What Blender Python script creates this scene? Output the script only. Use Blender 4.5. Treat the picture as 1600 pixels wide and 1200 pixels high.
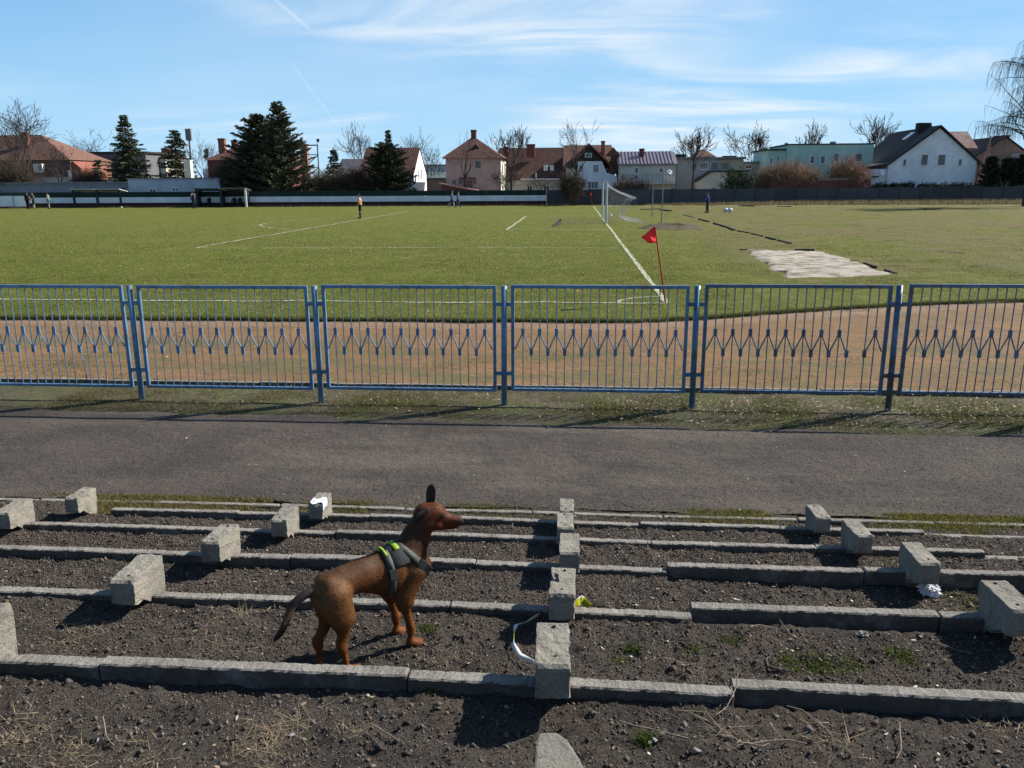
import bpy, bmesh, math, random
import numpy as np
from mathutils import Vector, Matrix, noise as mnoise
random.seed(7); rng = np.random.default_rng(11)
scene = bpy.context.scene
for o in list(bpy.data.objects): bpy.data.objects.remove(o)
R = math.radians
# ------------------------------------------------------------------ camera
CAM_H = 2.5; FPX = 1270.0
YAW, PITCH, ROLL = R(4.4), R(13.9), R(0.28)
cd = bpy.data.cameras.new('camera'); cam = bpy.data.objects.new('camera', cd)
scene.collection.objects.link(cam); scene.camera = cam
cd.sensor_width = 36.0; cd.lens = 36.0*FPX/1600.0; cd.clip_start = 0.05; cd.clip_end = 4000
_f = Vector((-math.sin(YAW)*math.cos(PITCH), math.cos(YAW)*math.cos(PITCH), -math.sin(PITCH)))
_r = Vector((math.cos(YAW), math.sin(YAW), 0)); _u = _r.cross(_f)
_c, _s = math.cos(ROLL), math.sin(ROLL)
_R = _c*_r - _s*_u; _U = _c*_u + _s*_r
M = Matrix((( _R.x, _U.x, -_f.x, 0), (_R.y, _U.y, -_f.y, 0), (_R.z, _U.z, -_f.z, CAM_H), (0, 0, 0, 1)))
cam.matrix_world = M
# ------------------------------------------------------------------ sky and sun
SUN_EL, SUN_AZ = 36.0, 60.0            # azimuth from +Y towards +X
world = bpy.data.worlds.new('World'); scene.world = world; world.use_nodes = True
SUN_DIR = Vector((math.sin(R(SUN_AZ))*math.cos(R(SUN_EL)), math.cos(R(SUN_AZ))*math.cos(R(SUN_EL)), math.sin(R(SUN_EL))))
def world_nodes():
    nt = world.node_tree; nt.nodes.clear(); N = nt.nodes; L = nt.links
    def nd(t, **k):
        n = N.new(t)
        for a, b in k.items(): setattr(n, a, b)
        return n
    out = nd('ShaderNodeOutputWorld'); bg = nd('ShaderNodeBackground'); bg.inputs['Strength'].default_value = 0.05
    sky = nd('ShaderNodeTexSky', sky_type='NISHITA'); sky.sun_disc = False
    sky.sun_elevation = R(SUN_EL); sky.sun_rotation = R(SUN_AZ); sky.altitude = 100
    sky.air_density = 1.0; sky.dust_density = 0.3; sky.ozone_density = 3.0
    tc = nd('ShaderNodeTexCoord'); sep = nd('ShaderNodeSeparateXYZ'); L.new(tc.outputs['Generated'], sep.inputs[0])
    def mth(op, a, b=None, clamp=False):
        m = nd('ShaderNodeMath', operation=op); m.use_clamp = clamp
        for i, v in enumerate((a, b)):
            if v is None: continue
            if isinstance(v, (int, float)): m.inputs[i].default_value = v
            else: L.new(v, m.inputs[i])
        return m.outputs[0]
    zc = mth('MAXIMUM', mth('ADD', sep.outputs[2], 0.14), 0.05)
    cx = mth('DIVIDE', sep.outputs[0], zc); cy = mth('DIVIDE', sep.outputs[1], zc)
    cmb = nd('ShaderNodeCombineXYZ'); L.new(cx, cmb.inputs[0]); L.new(cy, cmb.inputs[1])
    def nz(scale, sx, sy, rot, det, rough, dist=0.0, off=0.0):
        mp = nd('ShaderNodeMapping'); mp.inputs['Scale'].default_value = (sx, sy, 1); mp.inputs['Rotation'].default_value = (0, 0, rot)
        mp.inputs['Location'].default_value = (off, off*0.7, 0)
        L.new(cmb.outputs[0], mp.inputs[0]); n = nd('ShaderNodeTexNoise'); n.inputs['Scale'].default_value = scale
        n.inputs['Detail'].default_value = det; n.inputs['Roughness'].default_value = rough; n.inputs['Distortion'].default_value = dist
        L.new(mp.outputs[0], n.inputs['Vector']); return n.outputs[0]
    def sst(v, a, b):
        m = nd('ShaderNodeMapRange', interpolation_type='SMOOTHSTEP'); m.inputs[1].default_value = a; m.inputs[2].default_value = b
        L.new(v, m.inputs[0]); return m.outputs[0]
    big = sst(nz(0.55, 1.0, 0.7, 0.25, 2.0, 0.5, 0.4, 3.1), 0.42, 0.66)
    wisp = sst(nz(1.25, 0.7, 1.5, 0.35, 7.0, 0.56, 0.9, 1.7), 0.36, 0.80)
    veil = sst(nz(0.5, 0.6, 1.0, 0.1, 5.0, 0.55, 0.4, 8.0), 0.36, 0.80)
    side = mth('ADD', mth('MULTIPLY', sep.outputs[0], 0.9), 0.62, clamp=True)
    cl = mth('ADD', mth('MULTIPLY', mth('MULTIPLY', big, wisp), 1.0), mth('MULTIPLY', mth('MULTIPLY', veil, side), 0.60), clamp=True)
    # two thin vapour trails: narrow bands round great circles
    def trail(p, q, width, lo, hi):
        p = Vector(p).normalized(); q = Vector(q).normalized(); n = p.cross(q).normalized()
        d = nd('ShaderNodeVectorMath', operation='DOT_PRODUCT'); L.new(tc.outputs['Generated'], d.inputs[0]); d.inputs[1].default_value = n
        band = mth('SUBTRACT', 1.0, mth('DIVIDE', mth('ABSOLUTE', d.outputs['Value']), width), clamp=True)
        mid = (p+q).normalized(); half = p.dot(mid)
        e = nd('ShaderNodeVectorMath', operation='DOT_PRODUCT'); L.new(tc.outputs['Generated'], e.inputs[0]); e.inputs[1].default_value = mid
        return mth('MULTIPLY', mth('MULTIPLY', band, sst(e.outputs['Value'], half, half+(1-half)*0.6)), hi)
    def dr(px, py): return _f + _R*((px-800)/FPX) - _U*((py-600)/FPX)
    t1 = trail(dr(395, -30), dr(492, 52), 0.0028, 0, 0.22)
    t2 = trail(dr(450, 92), dr(535, 205), 0.0012, 0, 0.2)
    cl = mth('ADD', cl, mth('ADD', t1, t2), clamp=True)
    def mixc(fac, a, b, mode='MIX'):
        m = nd('ShaderNodeMixRGB', blend_type=mode)
        for i, v in enumerate((fac, a, b)):
            if isinstance(v, (int, float)): m.inputs[i].default_value = v
            elif isinstance(v, tuple): m.inputs[i].default_value = (*v, 1)
            else: L.new(v, m.inputs[i])
        return m.outputs[0]
    base = mixc(1.0, sky.outputs[0], (.52, .84, 1.1), 'MULTIPLY')
    el = mth('MAXIMUM', sep.outputs[2], 0.0)
    blue = mth('POWER', 2.718, mth('MULTIPLY', el, -2.6)); hz = mth('POWER', 2.718, mth('MULTIPLY', el, -7.0))
    base = mixc(mth('MULTIPLY', blue, .95), base, (1.75, 5.4, 10.1))
    base = mixc(mth('MULTIPLY', hz, .90), base, (5.6, 8.3, 10.0))
    L.new(mixc(cl, base, (9.4, 9.9, 10.2)), bg.inputs[0]); L.new(bg.outputs[0], out.inputs[0])
world_nodes()
sl = bpy.data.lights.new('sun', 'SUN'); sl.energy = 5.0; sl.angle = R(0.53); sl.color = (1.0, 0.94, 0.85)
sun = bpy.data.objects.new('sun', sl); scene.collection.objects.link(sun)
sun.rotation_euler = SUN_DIR.to_track_quat('Z', 'Y').to_euler(); sun.location = (40, 30, 60)
scene.view_settings.view_transform = 'Standard'; scene.view_settings.look = 'None'
scene.view_settings.exposure = 1.0; scene.view_settings.gamma = 1.0; scene.view_settings.use_curve_mapping = False

# ------------------------------------------------------------------ helpers
COL = scene.collection
def tag(o, label=None, cat=None, group=None, kind=None):
    if label: o['label'] = label
    if cat: o['category'] = cat
    if group: o['group'] = group
    if kind: o['kind'] = kind
    return o
def empty(name, loc, rz=0, label=None, cat=None, group=None):
    o = bpy.data.objects.new(name, None); COL.objects.link(o); o.location = loc; o.rotation_euler = (0, 0, rz)
    o.empty_display_size = 0.1
    return tag(o, label, cat, group)
def link(name, me, mat, parent=None, loc=None):
    o = bpy.data.objects.new(name, me); COL.objects.link(o)
    if mat and not me.materials: me.materials.append(mat)
    if parent: o.parent = parent
    if loc is not None: o.location = loc
    return o
def np_mesh(name, V, Fc, mat=None, cols=None, smooth=False):
    """V (n,3), Fc (m,k) int arrays"""
    V = np.asarray(V, np.float32); Fc = np.asarray(Fc, np.int32); k = Fc.shape[1]
    me = bpy.data.meshes.new(name)
    me.vertices.add(len(V)); me.vertices.foreach_set('co', V.ravel())
    me.loops.add(Fc.size); me.loops.foreach_set('vertex_index', Fc.ravel())
    me.polygons.add(len(Fc)); me.polygons.foreach_set('loop_start', np.arange(0, Fc.size, k, dtype=np.int32))
    me.polygons.foreach_set('loop_total', np.full(len(Fc), k, np.int32))
    if smooth: me.polygons.foreach_set('use_smooth', np.ones(len(Fc), bool))
    if cols is not None:
        ca = me.color_attributes.new('Col', 'FLOAT_COLOR', 'POINT')
        c4 = np.ones((len(V), 4), np.float32); c4[:, :3] = cols; ca.data.foreach_set('color', c4.ravel())
    me.update(calc_edges=True); me.validate()
    if mat: me.materials.append(mat)
    return me
def rayd(px, py): return _f + _R*((px-800)/FPX) - _U*((py-600)/FPX)
def PG(px, py, z=0.0):                 # where the sight line of a photo pixel meets a level plane
    d = rayd(px, py); t = (z-CAM_H)/d.z; return Vector((d.x*t, d.y*t, z))
def PY(px, py, Y):                     # where it meets the upright plane at distance Y
    d = rayd(px, py); t = Y/d.y; return Vector((d.x*t, Y, CAM_H+d.z*t))
class MB:
    def __init__(s): s.v = []; s.f = []
    def poly(s, pts, faces):
        b = len(s.v); s.v += [tuple(p) for p in pts]; s.f += [tuple(b+i for i in q) for q in faces]; return s
    def box(s, x0, x1, y0, y1, z0, z1):
        return s.poly([(x0,y0,z0),(x1,y0,z0),(x1,y1,z0),(x0,y1,z0),(x0,y0,z1),(x1,y0,z1),(x1,y1,z1),(x0,y1,z1)],
                      [(0,3,2,1),(4,5,6,7),(0,1,5,4),(1,2,6,5),(2,3,7,6),(3,0,4,7)])
    def tube(s, p0, p1, r0, r1=None, n=6, cap=True):
        r1 = r0 if r1 is None else r1; p0 = Vector(p0); p1 = Vector(p1); d = (p1-p0)
        if d.length < 1e-6: return s
        d.normalize(); a = d.orthogonal().normalized(); b = d.cross(a)
        pts = []
        for p, r in ((p0, r0), (p1, r1)):
            for i in range(n):
                t = 2*math.pi*i/n; pts.append(p + a*(r*math.cos(t)) + b*(r*math.sin(t)))
        fs = [(i, (i+1) % n, n+(i+1) % n, n+i) for i in range(n)]
        if cap: fs += [tuple(range(n-1, -1, -1)), tuple(range(n, 2*n))]
        return s.poly(pts, fs)
    def path(s, pts, r, n=6):
        for i in range(len(pts)-1):
            ra = r[i] if isinstance(r, (list, tuple)) else r; rb = r[i+1] if isinstance(r, (list, tuple)) else r
            s.tube(pts[i], pts[i+1], ra, rb, n)
        return s
    def prism(s, prof, a0, a1, axis='x'):      # closed profile extruded along x or y
        n = len(prof); pts = []
        for a in (a0, a1):
            for u, w in prof: pts.append((a, u, w) if axis == 'x' else (u, a, w))
        fs = [(i, (i+1) % n, n+(i+1) % n, n+i) for i in range(n)] + [tuple(range(n-1, -1, -1)), tuple(range(n, 2*n))]
        return s.poly(pts, fs)
    def mesh(s, name, mat=None, smooth=False):
        me = bpy.data.meshes.new(name); me.from_pydata(s.v, [], s.f); 
        bm = bmesh.new(); bm.from_mesh(me); bmesh.ops.recalc_face_normals(bm, faces=bm.faces); bm.to_mesh(me); bm.free()
        if smooth:
            for p in me.polygons: p.use_smooth = True
        if mat: me.materials.append(mat)
        return me
    def build(s, name, mat, parent=None, loc=None, smooth=False, bevel=0):
        o = link(name, s.mesh(name, mat, smooth), None, parent, loc)
        if bevel:
            m = o.modifiers.new('bevel', 'BEVEL'); m.width = bevel; m.segments = 2; m.limit_method = 'ANGLE'
        return o

# ------------------------------------------------------------------ materials
class NT:
    def __init__(s, name):
        s.m = bpy.data.materials.new(name); s.m.use_nodes = True; s.t = s.m.node_tree
        s.b = s.t.nodes['Principled BSDF']; s.b.inputs['Specular IOR Level'].default_value = 0.25
    def nd(s, t, **k):
        n = s.t.nodes.new(t)
        for a, b in k.items(): setattr(n, a, b)
        return n
    def L(s, a, b): s.t.links.new(a, b)
    def pos(s, obj=False):
        if obj: return s.nd('ShaderNodeTexCoord').outputs['Object']
        return s.nd('ShaderNodeNewGeometry').outputs['Position']
    def noise(s, vec, scale, det=4, rough=0.55, dist=0, sc=None):
        if sc:
            mp = s.nd('ShaderNodeMapping'); mp.inputs['Scale'].default_value = sc; s.L(vec, mp.inputs[0]); vec = mp.outputs[0]
        n = s.nd('ShaderNodeTexNoise'); n.inputs['Scale'].default_value = scale; n.inputs['Detail'].default_value = det
        n.inputs['Roughness'].default_value = rough; n.inputs['Distortion'].default_value = dist; s.L(vec, n.inputs['Vector']); return n.outputs[0]
    def vor(s, vec, scale, feat='F1', out=0, rnd=1.0):
        n = s.nd('ShaderNodeTexVoronoi', feature=feat); n.inputs['Scale'].default_value = scale; n.inputs['Randomness'].default_value = rnd
        s.L(vec, n.inputs['Vector']); return n.outputs[out]
    def rng(s, v, a, b, c=0.0, d=1.0):
        m = s.nd('ShaderNodeMapRange', interpolation_type='SMOOTHSTEP')
        for i, x in enumerate((a, b, c, d)): m.inputs[i+1].default_value = x
        s.L(v, m.inputs[0]); return m.outputs[0]
    def mth(s, op, a, b=None):
        m = s.nd('ShaderNodeMath', operation=op)
        for i, v in enumerate((a, b)):
            if v is None: continue
            if isinstance(v, (int, float)): m.inputs[i].default_value = v
            else: s.L(v, m.inputs[i])
        return m.outputs[0]
    def mix(s, fac, a, b, mode='MIX'):
        m = s.nd('ShaderNodeMixRGB', blend_type=mode)
        for i, v in enumerate((fac, a, b)):
            if isinstance(v, (int, float)): m.inputs[i].default_value = v
            elif isinstance(v, tuple): m.inputs[i].default_value = (*v[:3], 1)
            else: s.L(v, m.inputs[i])
        return m.outputs[0]
    def bump(s, h, strength=0.5, dist=0.02):
        b = s.nd('ShaderNodeBump'); b.inputs['Strength'].default_value = strength; b.inputs['Distance'].default_value = dist
        s.L(h, b.inputs['Height']); s.L(b.outputs[0], s.b.inputs['Normal'])
    def col(s, c):
        if isinstance(c, tuple): s.b.inputs['Base Color'].default_value = (*c, 1)
        else: s.L(c, s.b.inputs['Base Color'])
    def rough(s, r): s.b.inputs['Roughness'].default_value = r
def simple(name, c1, c2=None, scale=6.0, rough=0.8, bs=0.2, bscale=None, bd=0.01, obj=False, det=5, lo=0.35, hi=0.65, spec=0.25, metal=0.0):
    n = NT(name); p = n.pos(obj); c2 = c2 or tuple(x*0.7 for x in c1)
    f = n.rng(n.noise(p, scale, det, 0.6), lo, hi); n.col(n.mix(f, c1, c2)); n.rough(rough)
    n.b.inputs['Specular IOR Level'].default_value = spec; n.b.inputs['Metallic'].default_value = metal
    if bs: n.bump(n.noise(p, bscale or scale*4, 4, 0.6), bs, bd)
    return n.m
def vcol(name, rough=0.9, spec=0.1, trans=0.0, mul=1.0):
    n = NT(name); a = n.nd('ShaderNodeVertexColor'); a.layer_name = 'Col'
    n.L(a.outputs[0], n.b.inputs['Base Color']); n.rough(rough); n.b.inputs['Specular IOR Level'].default_value = spec
    if trans:
        t = n.nd('ShaderNodeBsdfTranslucent'); n.L(a.outputs[0], t.inputs[0]); mx = n.nd('ShaderNodeMixShader'); mx.inputs[0].default_value = trans
        n.L(n.b.outputs[0], mx.inputs[1]); n.L(t.outputs[0], mx.inputs[2]); n.L(mx.outputs[0], n.t.nodes['Material Output'].inputs[0])
    return n.m
def concrete(name, a=(.42,.39,.325), b=(.31,.285,.24), speck=(.10,.095,.085), scale=1.0, soil=0):
    n = NT(name); p = n.pos()
    f = n.rng(n.noise(p, 7*scale, 6, 0.65), .3, .7); c = n.mix(f, a, b)
    g = n.rng(n.noise(p, 150*scale, 3, 0.7), .52, .66); c = n.mix(n.mth('MULTIPLY', g, .65), c, speck)
    w = n.rng(n.vor(p, 90*scale), .0, .22, 1, 0); c = n.mix(n.mth('MULTIPLY', w, .35), c, (.5,.47,.42))
    st = n.rng(n.noise(p, 14*scale, 4, .7, .5), .54, .72); c = n.mix(n.mth('MULTIPLY', st, .55), c, (.13,.125,.080))
    bl = n.rng(n.noise(p, 3.1*scale, 5, .7, .3), .48, .66); c = n.mix(n.mth('MULTIPLY', bl, .38), c, (.15,.14,.125))
    ms = n.rng(n.noise(p, 6.3*scale, 6, .75), .62, .72); c = n.mix(n.mth('MULTIPLY', ms, .5), c, (.12,.125,.05))
    if soil:                                   # painted shade together with soil stain on every upright side, in ragged patches
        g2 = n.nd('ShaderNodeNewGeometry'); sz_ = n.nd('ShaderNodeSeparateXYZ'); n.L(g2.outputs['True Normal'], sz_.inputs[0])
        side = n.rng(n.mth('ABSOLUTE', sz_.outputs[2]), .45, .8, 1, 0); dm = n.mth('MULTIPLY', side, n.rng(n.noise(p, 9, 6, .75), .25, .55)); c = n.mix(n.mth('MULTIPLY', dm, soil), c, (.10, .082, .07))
    n.col(c); n.rough(.95); n.b.inputs['Specular IOR Level'].default_value = .1
    h = n.mth('ADD', n.noise(p, 110*scale, 5, .75), n.mth('MULTIPLY', n.noise(p, 22*scale, 4, .6), 1.4)); n.bump(h, .9, .010); return n.m
MAT = {}
MAT['concrete'] = concrete('concrete'); MAT['kerb'] = concrete('kerb_concrete', (.40,.375,.335), (.29,.27,.24), soil=.8)  # kerb sides get shade painted into their colour along with the stain
def grass_mat():
    n = NT('turf'); p = n.pos()
    c = n.mix(n.rng(n.noise(p, .35, 5, .6), .35, .65), (.155,.186,.032), (.185,.200,.044))
    c = n.mix(n.rng(n.noise(p, 22, 5, .7, sc=(1,.45,1)), .42, .7), c, (.055,.068,.016))
    c = n.mix(n.mth('MULTIPLY', n.rng(n.noise(p, 1.3, 7, .75), .46, .66), .65), c, (.245,.215,.075))
    c = n.mix(n.mth('MULTIPLY', n.rng(n.noise(p, 45, 2, .5), .66, .76), .8), c, (.33,.31,.17))
    # worn, bare-earth ground right of the pitch
    sx = n.nd('ShaderNodeSeparateXYZ'); n.L(p, sx.inputs[0])
    right = n.rng(sx.outputs[0], 2.5, 8.0); fary = n.rng(sx.outputs[1], 17.5, 26.0)
    wm = n.rng(n.noise(p, .22, 6, .68, sc=(1, .5, 1)), .36, .56)
    w = n.mth('MULTIPLY', n.mth('MULTIPLY', right, fary), wm)
    c = n.mix(n.mth('MULTIPLY', w, .62), c, (.20,.165,.085))
    mud = n.mth('MULTIPLY', n.mth('MULTIPLY', right, fary), n.rng(n.noise(p, 1.1, 7, .75, sc=(.6, 1, 1)), .53, .66)); c = n.mix(n.mth('MULTIPLY', mud, .85), c, (.06,.046,.03))
    # goal-mouth wear
    gd = n.nd('ShaderNodeVectorMath', operation='DISTANCE'); mp = n.nd('ShaderNodeMapping'); mp.inputs['Scale'].default_value = (1, .55, 0); n.L(p, mp.inputs[0])
    n.L(mp.outputs[0], gd.inputs[0]); gd.inputs[1].default_value = (.2, 55*.55, 0)
    gw = n.mth('MULTIPLY', n.rng(gd.outputs['Value'], 1.0, 3.6, 1, 0), n.rng(n.noise(p, 1.2, 5, .7), .3, .6)); c = n.mix(n.mth('MULTIPLY', gw, .6), c, (.16,.125,.07))
    n.col(c); n.rough(.95); n.b.inputs['Specular IOR Level'].default_value = .05
    n.bump(n.mth('ADD', n.noise(p, 28, 5, .8), n.mth('MULTIPLY', n.noise(p, 4, 3, .6), 2)), .9, .05); return n.m
MAT['turf'] = grass_mat()
def track_mat():
    n = NT('track_clay'); p = n.pos(); sx = n.nd('ShaderNodeSeparateXYZ'); n.L(p, sx.inputs[0])
    c = n.mix(n.rng(n.noise(p, .8, 6, .65, sc=(.5, 1, 1)), .35, .65), (.30,.160,.066), (.22,.132,.050))
    lane = n.rng(n.mth('SUBTRACT', n.mth('ADD', sx.outputs[1], n.mth('MULTIPLY', n.noise(p, .9, 6, .75), .9)), n.mth('MULTIPLY', n.mth('MAXIMUM', n.mth('SUBTRACT', sx.outputs[0], 1.2), 0.0), .42)), 14.2, 14.8); c = n.mix(n.mth('MULTIPLY', lane, .8), c, (.31,.205,.135))
    g = n.mth('MULTIPLY', n.rng(n.noise(p, .9, 7, .78, sc=(.45, 1, 1)), .47, .57), n.rng(sx.outputs[1], 13.8, 12.2)); c = n.mix(n.mth('MULTIPLY', g, .75), c, (.135,.125,.042))
    d = n.rng(n.noise(p, 9, 7, .8, sc=(.35, 1, 1)), .50, .62); c = n.mix(n.mth('MULTIPLY', d, .65), c, (.10,.065,.035))
    rt = n.mth('MULTIPLY', n.rng(sx.outputs[0], 1.5, 6), n.rng(n.noise(p, 1.6, 6, .75), .45, .6)); c = n.mix(n.mth('MULTIPLY', rt, .55), c, (.105,.082,.05))
    w = n.rng(n.noise(p, 60, 2, .5), .68, .76); c = n.mix(n.mth('MULTIPLY', w, .7), c, (.45,.40,.33))
    n.col(c); n.rough(.95); n.bump(n.mth('ADD', n.noise(p, 40, 5, .75), n.mth('MULTIPLY', n.noise(p, 7, 4, .7), 2)), .7, .03); return n.m
MAT['track'] = track_mat()
def path_mat():
    n = NT('cinder'); p = n.pos()
    c = n.mix(n.rng(n.noise(p, 1.2, 6, .65), .35, .65), (.136,.115,.100), (.090,.077,.068))
    c = n.mix(n.mth('MULTIPLY', n.rng(n.noise(p, 45, 6, .8), .45, .62), .75), c, (.030,.026,.024))
    c = n.mix(n.mth('MULTIPLY', n.rng(n.noise(p, 120, 2, .5), .64, .74), .8), c, (.24,.22,.20))
    c = n.mix(n.mth('MULTIPLY', n.rng(n.noise(p, .6, 6, .7, sc=(.5, 1.6, 1)), .46, .66), .6), c, (.18,.155,.13))
    n.col(c); n.rough(.95); n.b.inputs['Specular IOR Level'].default_value = .1
    n.bump(n.mth('ADD', n.noise(p, 90, 5, .8), n.mth('MULTIPLY', n.noise(p, 9, 4, .6), 2.5)), .9, .012); return n.m
MAT['path'] = path_mat()
def soil_mat():
    n = NT('soil'); p = n.pos()
    c = n.mix(n.rng(n.noise(p, 2.0, 6, .65), .35, .65), (.128,.110,.096), (.088,.076,.067))
    c = n.mix(n.mth('MULTIPLY', n.rng(n.noise(p, 95, 4, .7), .45, .62), .7), c, (.030,.024,.021))
    c = n.mix(n.mth('MULTIPLY', n.rng(n.noise(p, 5, 5, .7), .52, .72), .45), c, (.135,.098,.068))
    c = n.mix(n.mth('MULTIPLY', n.rng(n.noise(p, 170, 2, .5), .66, .74), .75), c, (.20,.18,.16))
    n.col(c); n.rough(.97); n.b.inputs['Specular IOR Level'].default_value = .08
    n.bump(n.noise(p, 120, 5, .8), 1.0, .016); return n.m
MAT['soil'] = soil_mat()
def verge_mat():
    n = NT('verge'); p = n.pos(); sx = n.nd('ShaderNodeSeparateXYZ'); n.L(p, sx.inputs[0])
    c = n.mix(n.rng(n.noise(p, 5, 6, .7), .35, .65), (.165,.138,.082), (.09,.076,.048))
    g = n.rng(n.noise(p, 1.5, 6, .7), .42, .62); c = n.mix(n.mth('MULTIPLY', g, .7), c, (.115,.135,.03))
    c = n.mix(n.mth('MULTIPLY', n.rng(n.noise(p, 60, 3, .7), .45, .62), .6), c, (.04,.034,.026))
    n.col(c); n.rough(.97); n.bump(n.noise(p, 60, 5, .8), .9, .02); return n.m
MAT['verge'] = verge_mat()
MAT['sand'] = simple('sand', (.52,.46,.385), (.17,.145,.085), 2.1, .95, .9, 30, .05, det=11, lo=.44, hi=.66)
MAT['chalk'] = simple('chalk', (.60,.60,.50), (.20,.225,.07), 11, .9, .3, det=8, lo=.36, hi=.62)
MAT['veg'] = vcol('needles', .85); MAT['blade'] = vcol('grass_blades', .8, .1, .45); MAT['clods'] = vcol('clods', .97, .08); MAT['litter'] = vcol('litter', .8, .2)
def paint(name, c, c2, rust=(.10,.05,.03), amt=.6):
    n = NT(name); p = n.pos()
    k = n.mix(n.rng(n.noise(p, 5, 4, .6), .35, .65), c, c2)
    r = n.rng(n.noise(p, 9, 7, .8), .52, .59); k = n.mix(n.mth('MULTIPLY', r, amt), k, rust)
    n.col(k); n.rough(.45); n.b.inputs['Specular IOR Level'].default_value = .45; n.bump(n.noise(p, 60, 4, .6), .25, .003); return n.m
MAT['blue'] = paint('fence_blue', (.125,.265,.44), (.10,.21,.35)); MAT['blue_worn'] = paint('fence_blue_worn', (.085,.175,.30), (.055,.115,.195), amt=.9)
MAT['teal'] = paint('fence_teal', (.035,.20,.24), (.05,.17,.33), amt=.8)
# ================================================================== SETTING
def sheet(name, x0, x1, y0, y1, nx, ny, zf, mat, edge=None):
    xs = np.linspace(x0, x1, nx); ys = np.linspace(y0, y1, ny); X, Yg = np.meshgrid(xs, ys, indexing='ij')
    if edge is not None: X, Yg = edge(X, Yg)
    Z = zf(X, Yg) if callable(zf) else np.full_like(X, zf)
    V = np.stack([X, Yg, Z], -1).reshape(-1, 3); i = np.arange(nx*ny).reshape(nx, ny)
    Fc = np.stack([i[:-1, :-1], i[1:, :-1], i[1:, 1:], i[:-1, 1:]], -1).reshape(-1, 4)
    me = np_mesh(name, V, Fc, mat, smooth=True); o = link(name, me, None); o['kind'] = 'structure'; return o
def vnoise(X, Yv, s, seed=0, octv=3):
    """cheap value noise on arrays"""
    out = np.zeros_like(X, dtype=float); amp = 1.0; tot = 0
    for k in range(octv):
        g = np.random.default_rng(seed+k*17).random((257, 257)); u = X*s*(2**k); v = Yv*s*(2**k)
        iu = np.floor(u).astype(int); iv = np.floor(v).astype(int); fu = u-iu; fv = v-iv
        fu = fu*fu*(3-2*fu); fv = fv*fv*(3-2*fv); a = g[iu % 257, iv % 257]; b = g[(iu+1) % 257, iv % 257]; c = g[iu % 257, (iv+1) % 257]; d = g[(iu+1) % 257, (iv+1) % 257]
        out += amp*((a*(1-fu)+b*fu)*(1-fv)+(c*(1-fu)+d*fu)*fv); tot += amp; amp *= .5
    return out/tot - .5
sheet('ground', -900, 900, 5.9, 2500, 3, 3, -0.012, MAT['verge'])
sheet('verge', -30, 30, 5.6, 10.2, 600, 92, lambda X, Yv: vnoise(X, Yv, 2.2, 3)*.03 - .006, MAT['verge'])
sheet('path', -30, 30, 0, 1, 500, 60, lambda X, Yv: .02+vnoise(X, Yv, 1.3, 5)*.02, MAT['path'],
      edge=lambda X, Yv: (X, (5.93+vnoise(X, X*0+3, 1.6, 21)*.30+vnoise(X, X*0+1, 7, 24)*.08)*(1-Yv) + (8.26+vnoise(X, X*0+9, 1.3, 22)*.42+vnoise(X, X*0+4, 7, 25)*.14-X*.03)*Yv))
sheet('running_track', -70, 70, 9.86, 20.5, 420, 90, lambda X, Yv: .012+vnoise(X, Yv, .9, 8)*.03, MAT['track'])
# the turf stands a few centimetres above the cinder track, its near edge bends away on the right
def turf_edge(x):
    x = np.asarray(x, float); e = np.interp(x, [-80, -11, 1.2, 3.6, 6.56, 9.45, 14, 22, 40], [14.6, 14.6, 14.72, 15.75, 17.0, 17.8, 19.3, 23, 36])
    return e + vnoise(x, x*0+2, 1.1, 31)*.16 + vnoise(x, x*0+5, 6, 33)*.09
def turf():
    nx = 1500; xs = np.concatenate([np.linspace(-120, -16, 80), np.linspace(-15.9, 16, nx), np.linspace(16.2, 120, 80)])
    t = np.concatenate([[0, .0004], np.linspace(.002, .12, 90), np.linspace(.125, 1, 60)]); e = turf_edge(xs)
    X = np.repeat(xs[:, None], len(t), 1); Yv = e[:, None] + t[None]*(99.5+.08*xs[:, None]-e[:, None])
    Z = .055 + vnoise(X, Yv, .35, 41)*.05 + vnoise(X, Yv, 2.4, 43)*.022; Z[:, 0] = -.01
    Z += np.where((X > 4) & (Yv > 17), vnoise(X, Yv, .8, 45)*.10, 0)
    V = np.stack([X, Yv, Z], -1).reshape(-1, 3); n0, n1 = X.shape; i = np.arange(n0*n1).reshape(n0, n1)
    Fc = np.stack([i[:-1, :-1], i[1:, :-1], i[1:, 1:], i[:-1, 1:]], -1).reshape(-1, 4)
    o = link('pitch_turf', np_mesh('pitch_turf', V, Fc, MAT['turf'], smooth=True), None); o['kind'] = 'structure'
turf()
GX = 1.92                              # goal line
def ribbon(pts, w, z=.098, step=.35):
    """a painted strip that follows a polyline, with a ragged chalk edge"""
    V = []; Fc = []
    P = [Vector((*p, 0)) for p in pts]; d = []
    for a, b in zip(P[:-1], P[1:]):
        n = max(1, int((b-a).length/step)); d += [a.lerp(b, i/n) for i in range(n)]
    d.append(P[-1])
    for i, p in enumerate(d):
        t = (d[min(i+1, len(d)-1)]-d[max(i-1, 0)]).normalized(); nrm = Vector((-t.y, t.x, 0))
        wl = w*.5*(1+random.uniform(-.3, .3)); wr = w*.5*(1+random.uniform(-.3, .3))
        V += [(p.x+nrm.x*wl, p.y+nrm.y*wl, z), (p.x-nrm.x*wr, p.y-nrm.y*wr, z)]
        if i: Fc.append((2*i-2, 2*i-1, 2*i+1, 2*i))
    V = [(x, y, turf_z(x, y)+.012+(z-.098)) for x, y, _ in V]
    return V, Fc
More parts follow.
